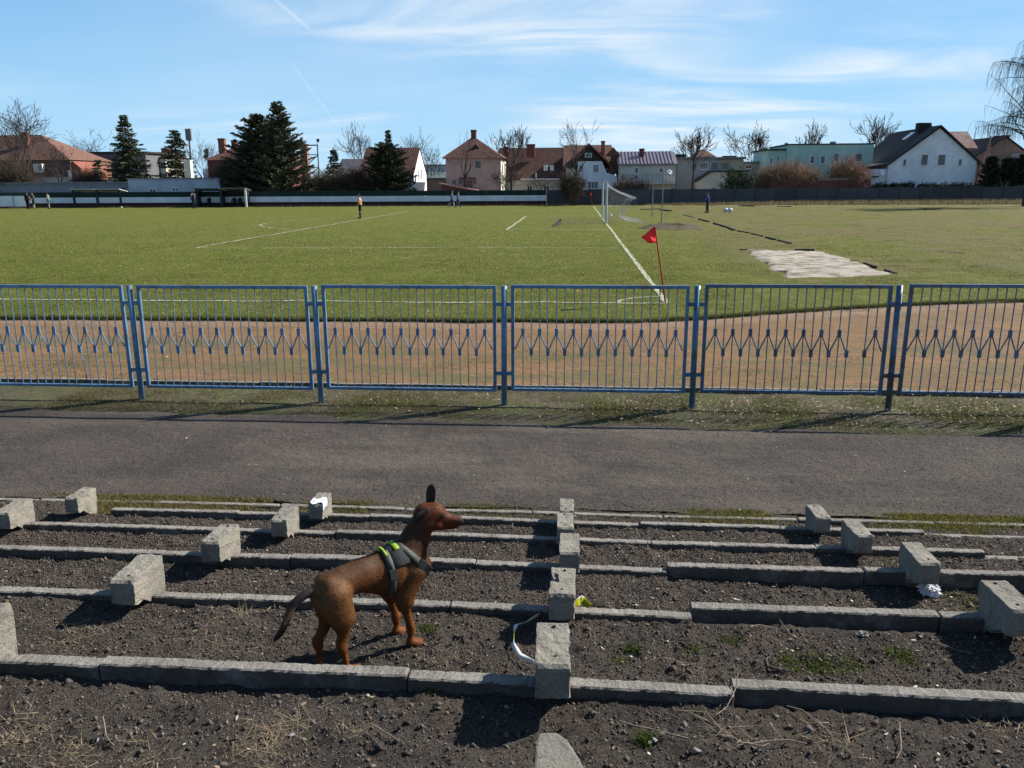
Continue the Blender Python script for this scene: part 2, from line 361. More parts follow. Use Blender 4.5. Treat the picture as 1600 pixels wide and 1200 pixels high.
def turf_z(x, y):
    x = np.array([float(x)]); y = np.array([float(y)]); return float((.055+vnoise(x, y, .35, 41)*.05+vnoise(x, y, 2.4, 43)*.022+np.where((x > 4) & (y > 17), vnoise(x, y, .8, 45)*.10, 0))[0])
def lines():
    V = []; Fc = []
    def add(pts, w, **k):
        v, f = ribbon(pts, w, **k); b = len(V); V.extend(v); Fc.extend([tuple(i+b for i in q) for q in f])
    add([(-70, 16.85), (GX, 16.95)], .10); add([(GX, 16.95), (GX, 40), (GX, 88.3)], .12); add([(-80, 88.3), (GX, 88.3)], .12)
    add([(GX, 31.6), (-14.95, 31.5)], .09); add([(-14.95, 31.5), (-14.95, 73.2)], .13); add([(-14.95, 73.2), (GX, 73.2)], .1)
    add([(GX, 44), (-3.65, 44)], .12); add([(-3.65, 44), (-3.65, 62.0)], .15); add([(-3.65, 62), (GX, 62)], .12)
    c = (-10.6, 52.4); a0 = math.acos((10.6-14.95)/9.15); 
    add([(c[0]+9.15*math.cos(t), c[1]+9.15*math.sin(t)) for t in np.linspace(a0, 2*math.pi-a0, 40)], .12)
    add([(GX-1.0*math.cos(t), 16.95+1.0*math.sin(t)) for t in np.linspace(0, math.pi/2, 10)], .08)
    o = link('pitch_lines', np_mesh('pitch_lines', V, Fc, MAT['chalk']), None); o['kind'] = 'structure'
    V.clear(); Fc.clear(); add([(3.2, 86.5), (20, 87.5), (45, 86), (90, 82)], .32, z=.11, step=1.0)
    link('far_footpath', np_mesh('far_footpath', V, Fc, MAT['sand']), None)['kind'] = 'structure'
lines()
# ------------------------------------------------------------------ old terracing
ROWS = [('F', 1.38, 1.25), ('E', 2.22, 1.02), ('D', 3.06, .79), ('C', 3.92, .56), ('B', 4.73, .335), ('A', 5.55, .10)]
KT = .052
def soil_z(X, Yv):
    Z = np.zeros_like(X)
    for i, (n, y, t) in enumerate(ROWS):
        ynear = ROWS[i-1][1] if i else 0.0
        m = (Yv >= ynear) & (Yv < y); u = np.clip((y-Yv)/(y-ynear), 0, 1)
        dr_ = {'F': .08, 'E': .056, 'D': .030, 'C': .048, 'B': .034, 'A': .042}[n]+np.where(X > .5, {'E': .018, 'D': .022, 'C': .02, 'B': .012}.get(n, 0), 0)
        Z[m] = (t-dr_+(-.015 if n == 'D' else .02)*u)[m]
    m = Yv >= ROWS[-1][1]; Z[m] = (.035-.03*np.clip((Yv-5.58)/.35, 0, 1))[m]
    return Z + vnoise(X, Yv, 1.6, 51, 2)*.03
def soil_full(X, Yv): return soil_z(X, Yv) + vnoise(X, Yv, 14, 55, 3)*.028 + vnoise(X, Yv, 62, 57, 2)*.015
def terrace():
    xs = np.linspace(-7.0, 6.4, 1060); ys = np.linspace(.9, 6.0, 470); X, Yv = np.meshgrid(xs, ys, indexing='ij'); Z = soil_full(X, Yv)
    V = np.stack([X, Yv, Z], -1).reshape(-1, 3); i = np.arange(X.size).reshape(X.shape)
    Fc = np.stack([i[:-1, :-1], i[1:, :-1], i[1:, 1:], i[:-1, 1:]], -1).reshape(-1, 4)
    o = link('terrace', np_mesh('terrace', V, Fc, MAT['soil'], smooth=True), None); o['kind'] = 'structure'; return o
TERR = terrace()
def sz(x, y): return float(soil_full(np.array([x]), np.array([y]))[0])
def rough_box(L, W, H, seg, amp, seed, mat, name, bev=.006):
    """a cast concrete piece: box with worn, uneven edges; origin at the middle of its top"""
    bm = bmesh.new(); nx = max(2, int(L/seg)); nyy = 4; nzz = 4
    bmesh.ops.create_cube(bm, size=1.0)
    bmesh.ops.scale(bm, vec=(L, W, H), verts=bm.verts); bmesh.ops.translate(bm, vec=(0, 0, -H/2), verts=bm.verts)
    bmesh.ops.bevel(bm, geom=list(bm.edges), offset=bev, segments=1, affect='EDGES')
    ex = [e for e in bm.edges if abs((e.verts[0].co-e.verts[1].co).normalized().x) > .9]
    bmesh.ops.subdivide_edges(bm, edges=ex, cuts=nx, use_grid_fill=True)
    for v in bm.verts:
        n = mnoise.noise_vector(v.co*9+Vector((seed*3.1, seed, 0)))*amp*.7 + mnoise.noise_vector(v.co*75+Vector((seed, 0, 9)))*amp*.8
        v.co += n
    me = bpy.data.meshes.new(name); bm.to_mesh(me); bm.free(); me.materials.append(mat); return me
def kerbs():
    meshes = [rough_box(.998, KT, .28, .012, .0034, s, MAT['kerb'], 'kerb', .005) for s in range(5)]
    sd = 0
    for n, y, t in ROWS[1:]:
        for k in range(-7, 6):
            x0 = .5+k; x1 = x0+1; sd += 1
            if n == 'A' and (-5.6 < x0 < -4.4): continue
            o = link('kerb', meshes[sd % 5], None, TERR); dz = random.uniform(-.007, .007); dy = random.uniform(-.006, .006); rz = random.uniform(-.004, .004); ry = random.uniform(-.004, .004)
            if k >= 0:
                dy += {'E': .035, 'D': .05, 'C': .02, 'B': .0, 'A': .0}[n]; dz += {'E': -.018, 'D': .004, 'C': .008, 'B': -.012, 'A': -.006}[n]
                if k == 0 and n == 'E': rz = -.02
            if n == 'E': dz -= .012
            if k == -1: ry = .012; dz -= .006
            if k >= 2: dz -= .03
            o.location = ((x0+x1)/2, y+.004+dy, t+dz); o.rotation_euler = (random.uniform(-.03, .03), ry, rz)
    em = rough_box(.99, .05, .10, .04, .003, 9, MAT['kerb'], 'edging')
    for k in range(-6, 4):
        o = link('edging_stone', em, None, TERR); o.location = (k+.2, 5.86+random.uniform(-.015, .015), .033+random.uniform(-.008, .004)); o.rotation_euler = (0, random.uniform(-.006, .006), random.uniform(-.01, .01))
    for k in range(-14, 14):
        o = link('track_edging', em, None, bpy.data.objects['running_track']); o.location = (k+.5, 9.82+random.uniform(-.012, .012), .055+random.uniform(-.012, .006)); o.rotation_euler = (0, random.uniform(-.008, .008), random.uniform(-.01, .01))
kerbs()
# ------------------------------------------------------------------ bench blocks
def block_mesh(seed, chip=0):
    prof = [(-.145, -.105), (-.135, -.115), (-.035, -.119), (-.02, -.145), (-.02, -.17), (.062, -.17), (.064, -.32), (.088, -.32), (.088, -.10), (.105, -.085), (.105, -.006), (.098, 0), (-.135, 0), (-.145, -.010)]
    W = .10; bm = bmesh.new()
    ring = []
    xs = [-W/2, -W/2+.005, -W/2+.018, -W/2+.034, 0, W/2-.034, W/2-.018, W/2-.005, W/2]
    # subdivide the profile
    pr = []
    for i in range(len(prof)):
        a = Vector(prof[i]); b = Vector(prof[(i+1) % len(prof)]); n = max(1, int((b-a).length/.014))
        pr += [a.lerp(b, k/n) for k in range(n)]
    cen = Vector((-.02, -.06))
    for j, x in enumerate(xs):
        sh = .004 if j in (0, len(xs)-1) else 0
        ring.append([bm.verts.new((x, p.x-(p.x-cen.x)*sh*4, p.y-(p.y-cen.y)*sh*4)) for p in pr])
    n = len(pr)
    for j in range(len(xs)-1):
        for i in range(n): bm.faces.new((ring[j][i], ring[j][(i+1) % n], ring[j+1][(i+1) % n], ring[j+1][i]))
    bm.faces.new(ring[0][::-1]); bm.faces.new(ring[-1])
    bmesh.ops.triangulate(bm, faces=[f for f in bm.faces if len(f.verts) > 4])
    bmesh.ops.recalc_face_normals(bm, faces=bm.faces)
    for v in bm.verts:
        v.co += mnoise.noise_vector(v.co*26+Vector((seed*5.3, 1, seed)))*.0045 + mnoise.noise_vector(v.co*80+Vector((seed, 4, 0)))*.0032
        if chip and v.co.z > -.03 and v.co.x < -.02 and abs(v.co.y-.01) < .035: v.co.x += .016; v.co.z -= .012
    me = bpy.data.meshes.new('block'); bm.to_mesh(me); bm.free(); me.materials.append(MAT['concrete']); return me
BL = [block_mesh(s, s == 3) for s in range(5)]
hole = MB().tube((0, 0, -.02), (0, 0, .0015), .006, n=10).mesh('bolt_hole', simple('hole_dark', (.012, .011, .010), rough=1, bs=0))
rowd = {n: (y, t) for n, y, t in ROWS}
BLK = [('E', -.05, 0, 'concrete bench block in front right of the dog, largest and nearest of its column'),
       ('D', -.03, 3, 'chipped concrete bench block just behind the nearest one, yellow tape beside it'),
       ('C', -.005, 0, 'third concrete bench block from the front in the column right of the dog'),
       ('B', -.035, 0, 'fourth concrete bench block from the front in the column right of the dog'),
       ('A', -.03, 0, 'farthest small concrete bench block in the column right of the dog'),
       ('D', -1.84, 0, 'sunlit concrete bench block left of the dog\'s tail, its shadow falling left'),
       ('C', -1.87, 0, 'concrete bench block second from the front in the column left of the dog'),
       ('B', -1.82, 0, 'concrete bench block third from the front in the column left of the dog'),
       ('A', -1.86, 0, 'small concrete bench block with a white rag draped over it'),
       ('E', -1.91, 0, 'concrete bench block cut by the lower left edge of the photo'),
       ('A', -3.72, 0, 'concrete bench block at the far left beside the dark path'),
       ('B', -3.64, 0, 'concrete bench block cut by the left edge, nearer than the one by the path'),
       ('A', 1.75, 0, 'smallest and farthest concrete bench block of the right-hand column'),
       ('B', 1.73, 0, 'concrete bench block second farthest in the right-hand column'),
       ('C', 1.75, 0, 'concrete bench block of the right-hand column just above the white crumpled paper'),
       ('D', 1.72, 0, 'nearest concrete bench block of the right-hand column, cut by the photo edge')]
for i, (rw, x, chip, lab) in enumerate(BLK):
    y, t = rowd[rw]; root = empty('bench_block', (x, y, t+.13), random.uniform(-.03, .03), lab, 'concrete block', 'bench blocks on the terrace')
    if x > 1: root.rotation_euler.z += .03
    root.rotation_euler.x = random.uniform(-.02, .02)
    link('body', BL[3 if chip else (i % 3 if i % 3 != 3 else 4)], None, root)
    for yy in (-.095, .075): link('bolt_hole', hole, None, root, (random.uniform(-.01, .01), yy, 0))
# broken support at the bottom edge of the picture
def broken():
    V = [(-.045, .045), (-.005, .05), (.02, .025), (.045, -.03), (.07, -.10), (.075, -.26), (-.05, -.26), (-.05, 0)]
    mb = MB(); n = len(V); top = [(x, y, -.004*abs(y)*10) for x, y in V]; bot = [(x*1.06, y, -.26) for x, y in V]
    mb.poly(top+bot, [tuple(range(n)), tuple(range(2*n-1, n-1, -1))]+[(i, (i+1) % n, n+(i+1) % n, n+i) for i in range(n)])
    o = mb.build('broken_block', MAT['concrete'], bevel=.006); o.location = (-.02, 1.52, 1.318)
    tag(o, 'broken pale concrete stump cut by the bottom edge of the photo', 'concrete block')
broken()
# ------------------------------------------------------------------ sand pit, mound, kerb in the far grass
def sandpit():
    c = [(5.55, 21.8), (8.5, 22.2), (8.95, 30.6), (6.15, 30.9)]
    nx = 60; u = np.linspace(0, 1, nx); U_, W_ = np.meshgrid(u, u, indexing='ij'); c = np.array(c)
    Pp = (c[0][None, None]*(1-U_)[..., None]+c[1]*U_[..., None])*(1-W_)[..., None] + (c[3]*(1-U_)[..., None]+c[2]*U_[..., None])*W_[..., None]
    X, Yv = Pp[..., 0], Pp[..., 1]; ed = np.minimum(np.minimum(U_, 1-U_), np.minimum(W_, 1-W_))
    w_ = np.clip(1-ed/.16, 0, 1); X = X+vnoise(X, Yv, 1.6, 61)*.55*w_; Yv = Yv+vnoise(X, Yv, 1.5, 64)*.6*w_; Z = .060+vnoise(X, Yv, .35, 41)*.05+vnoise(X, Yv, 2.4, 43)*.022+vnoise(X, Yv, .8, 45)*.10+vnoise(X, Yv, 1.8, 62)*.05+.035*np.clip(ed/.10, 0, 1)+.012-.05*np.clip(1-ed/.05, 0, 1)
    V = np.stack([X, Yv, Z], -1).reshape(-1, 3); i = np.arange(nx*nx).reshape(nx, nx)
    Fc = np.stack([i[:-1, :-1], i[1:, :-1], i[1:, 1:], i[:-1, 1:]], -1).reshape(-1, 4)
    o = link('sand_pit', np_mesh('sand_pit', V, Fc, MAT['sand'], smooth=True), None); o['kind'] = 'structure'
    dk = simple('dark_kerb', (.05, .045, .04), (.03, .027, .025), 4, .9)
    for a, b in (((6.0, 30.5), (6.9, 30.5)), ((8.0, 30.6), (8.7, 30.65)), ((8.78, 25.6), (8.72, 24.4)), ((8.68, 23.6), (8.62, 22.6))):
        a = Vector((*a, 0)); b = Vector((*b, 0)); d = (b-a); m = MB().box(-d.length/2, d.length/2, -.03, .03, -.2, .115).build('pit_edge', dk, o)
        m.location = (a+b)/2; m.rotation_euler.z = math.atan2(d.y, d.x)
sandpit()
def mound():
    n = 48; u = np.linspace(-1, 1, n); A, B = np.meshgrid(u, u, indexing='ij'); r = np.sqrt(A*A+B*B)
    X = 5.3+A*1.9; Yv = 46.0+B*2.2; Z = .06+.26*np.clip(1-r, 0, 1)**.8*(1+vnoise(X, Yv, 1.7, 71)*1.6)+vnoise(X, Yv, 5, 72)*.18*np.clip(1.1-r, 0, 1); Z[r > .98] = .02
    V = np.stack([X, Yv, Z], -1).reshape(-1, 3); i = np.arange(n*n).reshape(n, n)
    Fc = np.stack([i[:-1, :-1], i[1:, :-1], i[1:, 1:], i[:-1, 1:]], -1).reshape(-1, 4)
    o = link('earth_mound', np_mesh('earth_mound', V, Fc, simple('mound_soil', (.15, .125, .065), (.07, .06, .035), 1.5, .97, .9, 12, .1), smooth=True), None); o['kind'] = 'structure'
mound()
def old_edge():   # remains of the bend's inner kerb
    dk = simple('old_kerb', (.055, .05, .04), (.03, .03, .022), 3, .95); o = None
    pts = [PG(px, py, .05) for px, py in ((1066, 336), (1090, 342), (1112, 348), (1135, 355), (1150, 361), (1172, 365), (1195, 371), (1215, 376), (1238, 382))]
    root = None
    for a, b in zip(pts[:-1], pts[1:]):
        a2 = a.lerp(b, random.uniform(.0, .15)); b2 = a.lerp(b, random.uniform(.7, .95)); d = b2-a2
        m = MB().box(-d.length/2, d.length/2, -.045, .045, -.1, .08).build('kerb', dk, bpy.data.objects['pitch_turf']); m.location = (a2+b2)/2+Vector((0, 0, -.02)); m.rotation_euler.z = math.atan2(d.y, d.x)
    for (xa, ya, xb, yb) in ((1002, 328, 1030, 327), (1032, 328, 1048, 330), (1155, 322, 1178, 322.5), (1215, 323, 1236, 323.5), (1445, 328, 1470, 327)):
        a = PG(xa, ya, .05); b = PG(xb, yb, .05); d = b-a
        m = MB().box(-d.length/2, d.length/2, -.10, .10, -.1, .09).build('kerb', dk, bpy.data.objects['pitch_turf']); m.location = (a+b)/2; m.rotation_euler.z = math.atan2(d.y, d.x)
old_edge()
# ------------------------------------------------------------------ the blue fence
def fence():
    root = empty('metal_fence', (0, 9.08, 0), 0, 'blue painted metal railing with zigzag bars between the path and the running track', 'fence')
    px = [-9.5, -7.33, -5.16, -2.96, -.79, 1.36, 3.53, 5.72, 7.9]; TOP, BOT = 1.36, .135
    up0, up1, lo0, lo1 = .865, .785, .635, .555
    fr = .02
    barm = {}
    def bar(parent, x, z0, z1, mat, name='bar', r=.0065):
        key = (round(z0, 3), round(z1, 3), mat.name)
        if key not in barm: barm[key] = MB().tube((0, 0, z0), (0, 0, z1), r, n=6).mesh('bar', mat)
        return link(name, barm[key], None, parent, (x, 0, 0))
    pl = {}
    def plate(parent, x, z0, z1, mat):
        key = (z0, z1, mat.name)
        if key not in pl: pl[key] = MB().box(-.019, .019, -.010, .010, z0, z1).mesh('sleeve', mat)
        return link('sleeve', pl[key], None, parent, (x, 0, 0))
    for i in range(-1, 7):
        x0 = px[i+1]+.084; x1 = px[i+2]-.084; ii = min(max(i, 0), 5); mt = MAT['blue'] if i < 4 else MAT['blue_worn']
        mb = MB(); mb.box(x0, x1, -fr, fr, TOP-.038, TOP); mb.box(x0, x1, -fr, fr, BOT, BOT+.032)
        mb.box(x0, x0+.038, -fr+.001, fr-.001, BOT+.032, TOP-.038); mb.box(x1-.038, x1, -fr+.001, fr-.001, BOT+.032, TOP-.038)
        
        p = mb.build('panel', mt, root, bevel=.004); p.rotation_euler.x = random.uniform(-.012, .012); p.location = (0, random.uniform(-.012, .012), [-.004, -.004, .01, .018, .034, .05][ii]+.012)
        nb = 19; xa = x0+.038; xb = x1-.038; sp = (xb-xa)/(nb+1)
        for k in range(1, nb+1):
            x = xa+sp*k
            if i == 4 and k in (17,): continue          # one bar has gone from this panel
            if i == 0 and k == 14:                 # bars bent below the zigzag
                bar(p, x, lo0, TOP-.045, mt); s = 1
                pts = [(x, 0, lo1), (x+.012*s, -.01, .5), (x+.05*s, -.03, .44), (x+.06*s, -.03, .34), (x+.045*s, -.02, BOT+.08)]
                MB().path(pts, .0065, 6).build('bent_bar', mt, p); 
            else:
                bo = bar(p, x, BOT+.02, TOP-.03, mt)
                if random.random() < .10: bo.rotation_euler.y = random.uniform(-.012, .012)
            if k % 2: plate(p, x, up1, up0, mt)
            else: plate(p, x, lo1, lo0, mt)
        for k in range(0, nb+1):
            if i == 4 and k in (16, 17): continue
            xa2 = xa+sp*k; xb2 = xa+sp*(k+1); za, zb = (lo0-.01, up1+.01) if k % 2 == 0 else (up1+.01, lo0-.01)
            if k == 0: xa2 -= .004
            MB().tube((xa2+.012, .002, za), (xb2-.012, .002, zb), .008, n=5).build('diagonal', mt, p)
    pm = MB().tube((0, 0, -.15), (0, 0, TOP+.008), .033, n=18, cap=True)
    for i, x in enumerate(px):
        i = min(max(i-1, 0), 6); mt = [MAT['blue'], MAT['blue'], MAT['blue'], MAT['blue'], MAT['teal'], MAT['blue_worn'], MAT['blue_worn']][i]
        o = link('post', pm.mesh('post', mt), None, root, (x, 0, [0, 0, .004, .012, .024, .04, .055][i]))
        for q in o.data.polygons: q.use_smooth = len(q.vertices) == 4
        if i == 4: o['label'] = 'post repainted in teal and peeling'
        o.rotation_euler = (random.uniform(-.006, .006), [0, .004, .0, .004, -.002, -.012, 0][i], 0)
        for z in (.36, 1.16):
            MB().box(-.086, -.028, -.012, .012, z-.022, z+.022).build('bracket', mt, o); MB().box(.028, .086, -.012, .012, z-.022, z+.022).build('bracket', mt, o)
fence()
# ================================================================== BACKGROUND
def tile_mat(name, a, b, c, row=.34):
    n = NT(name); p = n.pos(); mp = n.nd('ShaderNodeMapping'); mp.inputs['Scale'].default_value = (1, 1, 1); n.L(p, mp.inputs[0])
    sp = n.nd('ShaderNodeSeparateXYZ'); n.L(p, sp.inputs[0])
    rw = n.mth('FRACT', n.mth('MULTIPLY', sp.outputs[2], 1/(row*.7)))
    k = n.mix(n.rng(n.noise(p, 1.1, 5, .7), .35, .65), a, b)
    k = n.mix(n.rng(n.noise(p, 3.2, 4, .8, sc=(1, 1, 2.2)), .46, .62), k, c)
    k = n.mix(n.mth('MULTIPLY', n.rng(rw, .0, .3, 1, 0), .6), k, tuple(x*.35 for x in a)); n.col(k); n.rough(.85)
    n.bump(rw, .6, .06); return n.m
def wall_mat(name, a, st=.5, sc=.8):
    n = NT(name); p = n.pos()
    k = n.mix(n.rng(n.noise(p, sc, 5, .65), .35, .68), a, tuple(x*.82 for x in a))
    k = n.mix(n.mth('MULTIPLY', n.rng(n.noise(p, 1.6, 6, .7, sc=(2.2, 2.2, .35)), .52, .72), st*.5), k, tuple(x*.55 for x in a))
    n.col(k); n.rough(.92); n.bump(n.noise(p, 14, 4, .6), .25, .02); return n.m
TILE_RED = tile_mat('tile_red', (.27, .135, .095), (.21, .105, .078), (.14, .08, .065)); TILE_BROWN = tile_mat('tile_brown', (.20, .092, .068), (.14, .066, .05), (.085, .05, .042))
TILE_DARK = tile_mat('tile_dark', (.055, .05, .055), (.045, .042, .047), (.035, .033, .036)); TILE_BLACK = simple('felt', (.04, .04, .042), (.028, .028, .03), 1, .9)
W = {k: wall_mat('wall_'+k, c) for k, c in dict(white=(.76, .77, .80), cream=(.66, .60, .48), pink=(.66, .40, .33), grey=(.36, .36, .36), darkgrey=(.13, .13, .14), beige=(.52, .48, .42), green=(.40, .56, .50),
     brick=(.24, .085, .06), darkbrick=(.17, .055, .05), brown=(.25, .16, .12), bluegrey=(.38, .42, .48), tan=(.46, .40, .27), shed=(.20, .22, .26)).items()}
GLASS = simple('window_glass', (.03, .037, .045), (.02, .024, .03), 2, .08, 0, spec=.6); FRAME = simple('window_frame', (.72, .72, .72), (.62, .62, .62), 3, .5, 0)
METAL = simple('grey_metal', (.30, .31, .33), (.2, .21, .22), 4, .5, .1); DARKM = simple('dark_metal', (.03, .035, .05), (.02, .022, .03), 4, .5, .1)
def X_(px, Y): return PY(px, 286, Y).x
def Z_(px, py, Y): return PY(px, py, Y).z
def part(name, mat, parent, fn):
    mb = MB(); fn(mb); return mb.build(name, mat, parent)
def window(root, x, z0, w, h, y, panes=2, sill=True, fm=None):
    m = MB(); t = .07; m.box(x-w/2-t, x-w/2, y-.05, y+.02, z0, z0+h); m.box(x+w/2, x+w/2+t, y-.05, y+.02, z0, z0+h); m.box(x-w/2-t, x+w/2+t, y-.05, y+.02, z0+h, z0+h+t); m.box(x-w/2-t, x+w/2+t, y-.05, y+.02, z0-t, z0)
    for k in range(1, panes): m.box(x-w/2+w*k/panes-.03, x-w/2+w*k/panes+.03, y-.045, y-.015, z0, z0+h)
    wnd = m.build('window', fm or FRAME, root)
    for k in range(panes):
        MB().box(x-w/2+w*k/panes+.03*(k > 0), x-w/2+w*(k+1)/panes-.03*(k < panes-1), y-.025, y-.012, z0, z0+h).build('pane', GLASS, wnd)
    if sill: MB().box(x-w/2-.12, x+w/2+.12, y-.12, y-.052, z0-t-.05, z0-t).build('sill', FRAME, wnd)
    return wnd
def windows_px(root, Y, lst, panes=2, **k):
    o = root.location
    for (xa, xb, ya, yb) in lst:
        x0 = X_(xa, Y); x1 = X_(xb, Y); z1 = Z_((xa+xb)/2, ya, Y); z0 = Z_((xa+xb)/2, yb, Y)
        window(root, (x0+x1)/2-o.x, z0-o.z, x1-x0, z1-z0, Y-o.y, panes, **k)
def house_root(name, px, Y, label, cat='house', group=None):
    return empty(name, (X_(px, Y), Y, 0), 0, label, cat, group)
def chimney(parent, root, pxc, Y, w, ytop, ybot, mat, d=.6, cap=True, dy=0):
    o = root.location; x = X_(pxc, Y)-o.x; z1 = Z_(pxc, ytop, Y); z0 = Z_(pxc, ybot, Y)-.8
    m = MB(); m.box(x-w/2, x+w/2, Y-o.y+dy, Y-o.y+dy+d, z0, z1)
    if cap: m.box(x-w/2-.06, x+w/2+.06, Y-o.y+dy-.06, Y-o.y+dy+d+.06, z1-.18, z1-.05)
    return m.build('chimney', mat, parent)
def roof_gable_x(m, x0, x1, y0, y1, ze, zr, ov=.3, th=.18):      # ridge along x
    ym = (y0+y1)/2; s = (zr-ze)/(ym-y0)
    prof = [(y0-ov, ze-s*ov), (ym, zr), (y1+ov, ze-s*ov), (y1+ov, ze-s*ov+th), (ym, zr+th), (y0-ov, ze-s*ov+th)]
    m.prism(prof, x0-ov*.6, x1+ov*.6, 'x')
def roof_gable_y(m, x0, x1, y0, y1, zl, zr, zr2=None, xr=None, ov=.3, th=.18):
    xm = (x0+x1)/2 if xr is None else xr; zr2 = zl if zr2 is None else zr2; sl = (zr-zl)/(xm-x0); sr = (zr-zr2)/(x1-xm)
    prof = [(x0-ov, zl-sl*ov), (xm, zr), (x1+ov, zr2-sr*ov), (x1+ov, zr2-sr*ov+th), (xm, zr+th), (x0-ov, zl-sl*ov+th)]
    m.prism(prof, y0-ov*.6, y1+ov*.6, 'y')
def roof_hip(m, x0, x1, y0, y1, ze, zr, ra, rb, ov=.35):          # ridge from ra to rb along x
    ym = (y0+y1)/2; b = [(x0-ov, y0-ov, ze), (x1+ov, y0-ov, ze), (x1+ov, y1+ov, ze), (x0-ov, y1+ov, ze), (ra, ym, zr), (rb, ym, zr)]
    if abs(ra-rb) < .02: b = b[:5]; m.poly(b, [(0, 1, 4), (1, 2, 4), (2, 3, 4), (3, 0, 4), (3, 2, 1, 0)])
    else: m.poly(b, [(0, 1, 5, 4), (1, 2, 5), (2, 3, 4, 5), (3, 0, 4), (3, 2, 1, 0)])
def gable_wall(m, x0, x1, y0, y1, zl, zr, zr2=None, xr=None):
    xm = (x0+x1)/2 if xr is None else xr; zr2 = zl if zr2 is None else zr2
    m.prism([(x0, -.3), (x1, -.3), (x1, zr2), (xm, zr), (x0, zl)], y0, y1, 'y')

def houses():
    # --- far left: large red tiled roof with broken pitch
    Y = 106; r = house_root('tiled_house', 40, Y, 'big house with orange red tiled mansard roof at the far left', 'house'); o = r.location
    a = X_(-60, Y)-o.x; b = X_(112, Y)-o.x; ze = Z_(60, 276, Y); zm = Z_(80, 250, Y); zt = Z_(10, 207, Y)
    part('wall', W['beige'], r, lambda m: m.box(a, b-.4, 0, 11, -.3, ze))
    rf = part('roof', TILE_RED, r, lambda m: (m.poly([(a-1, -.4, ze), (b+.3, -.4, ze), (b+.3, 11.4, ze), (a-1, 11.4, ze), (a-1, .6, zm), (b-.2, .6, zm), (b-.2, 10.4, zm), (a-1, 10.4, zm)], [(0,1,5,4),(1,2,6,5),(2,3,7,6),(3,0,4,7),(3,2,1,0)]),
        m.poly([(a-1, .3, zm+.02), (b, .3, zm+.02), (b, 10.7, zm+.02), (a-1, 10.7, zm+.02), (a-1, 5.5, zt), (X_(34, Y)-o.x, 5.5, zt)], [(0,1,5,4),(1,2,5),(2,3,4,5),(3,0,4),(3,2,1,0)])))
    chimney(rf, r, 24, Y, 1.0, 204, 222, W['brick'], dy=3)
    x = X_(66, Y)-o.x; part('dormer', W['cream'], r, lambda m: m.box(x-.6, x+.6, -.5, 1.2, Z_(66, 270, Y), Z_(66, 256, Y)))
    windows_px(r, Y-.52, [(63, 69, 258, 267)], 2, sill=False); windows_px(r, Y, [(40, 47, 281, 288), (66, 73, 281, 288)])
    # --- brick strip house
    Y = 104; r = house_root('narrow_brick_house', 122, Y, 'narrow brick gable end with white edge right of the mansard house'); o = r.location
    a = X_(114, Y)-o.x; b = X_(129, Y)-o.x
    part('wall', W['brick'], r, lambda m: m.prism([(a, -.3), (b, -.3), (b, Z_(128, 262, Y)), (a+.3, Z_(116, 252, Y)), (a, Z_(114, 254, Y))], 0, 6, 'y'))
    part('white_trim', W['white'], r, lambda m: m.box(a-.45, a-.02, -.05, 5, -.3, Z_(112, 266, Y)))
    # --- dark flat building behind the spruce
    Y = 118; r = house_root('flat_roofed_block', 175, Y, 'dark flat roofed block half hidden behind the tallest left spruce', 'building'); o = r.location
    a = X_(110, Y)-o.x; b = X_(232, Y)-o.x; zt = Z_(150, 240, Y)
    part('wall', W['darkgrey'], r, lambda m: m.box(a, b, 0, 10, -.3, zt)); part('roof', TILE_BLACK, r, lambda m: m.box(a-.3, b+.3, -.3, 10.3, zt, zt+.25))
    windows_px(r, Y, [(126, 133, 250, 262), (140, 147, 250, 262), (218, 225, 250, 262)])
    # --- beige house between spruces
    Y = 122; r = house_root('cream_house', 248, Y, 'cream house with small red roof between the two left spruces'); o = r.location
    a = X_(229, Y)-o.x; b = X_(262, Y)-o.x; ze = Z_(248, 247, Y); zr = Z_(248, 238, Y)
    part('wall', W['cream'], r, lambda m: m.box(a, b, 0, 7, -.3, ze)); rf = part('roof', TILE_RED, r, lambda m: roof_gable_x(m, a, b, 0, 7, ze, zr))
    chimney(rf, r, 247, Y, 1.0, 230, 238, W['brick'], dy=3); windows_px(r, Y, [(240, 246, 254, 264)])
    # --- long low shed and pale garage block directly behind the wall
    Y = 95; r = house_root('long_shed', 110, Y, 'long low dark grey shed behind the left touchline wall', 'shed'); o = r.location
    a = X_(-50, Y)-o.x; b = X_(200, Y)-o.x; zt = Z_(110, 285, Y)
    part('wall', W['shed'], r, lambda m: m.box(a, b, 0, 6, -.3, zt-.12)); part('roof', METAL, r, lambda m: m.box(a-.2, b-.05, -.2, 6.2, zt-.12, zt+.05))
    Y = 94; r = house_root('pale_block', 272, Y, 'pale bluish white flat garage block behind the striped wall', 'building'); o = r.location
    a = X_(200, Y)-o.x; b = X_(343, Y)-o.x; zt = Z_(272, 280, Y)
    part('wall', W['bluegrey'], r, lambda m: m.box(a, b, 0, 8, -.3, zt)); part('roof', METAL, r, lambda m: m.box(a-.1, b+.1, -.12, 8.1, zt, zt+.14))
    windows_px(r, Y, [(233, 242, 295, 300.5), (268, 278, 294, 298)], 2, sill=False)
    # --- dark red house with two tall chimneys
    Y = 108; r = house_root('dark_red_house', 375, Y, 'dark red brick house with hipped roof and two tall chimneys'); o = r.location
    a = X_(327, Y)-o.x; b = X_(440, Y)-o.x; ze = Z_(350, 250, Y); zr = Z_(385, 218, Y)
    part('wall', W['darkbrick'], r, lambda m: m.box(a, b, 0, 9, -.3, ze)); rf = part('roof', TILE_BROWN if 0 else TILE_RED, r, lambda m: roof_hip(m, a, b, 0, 9, ze, zr, X_(372, Y)-o.x, X_(405, Y)-o.x))
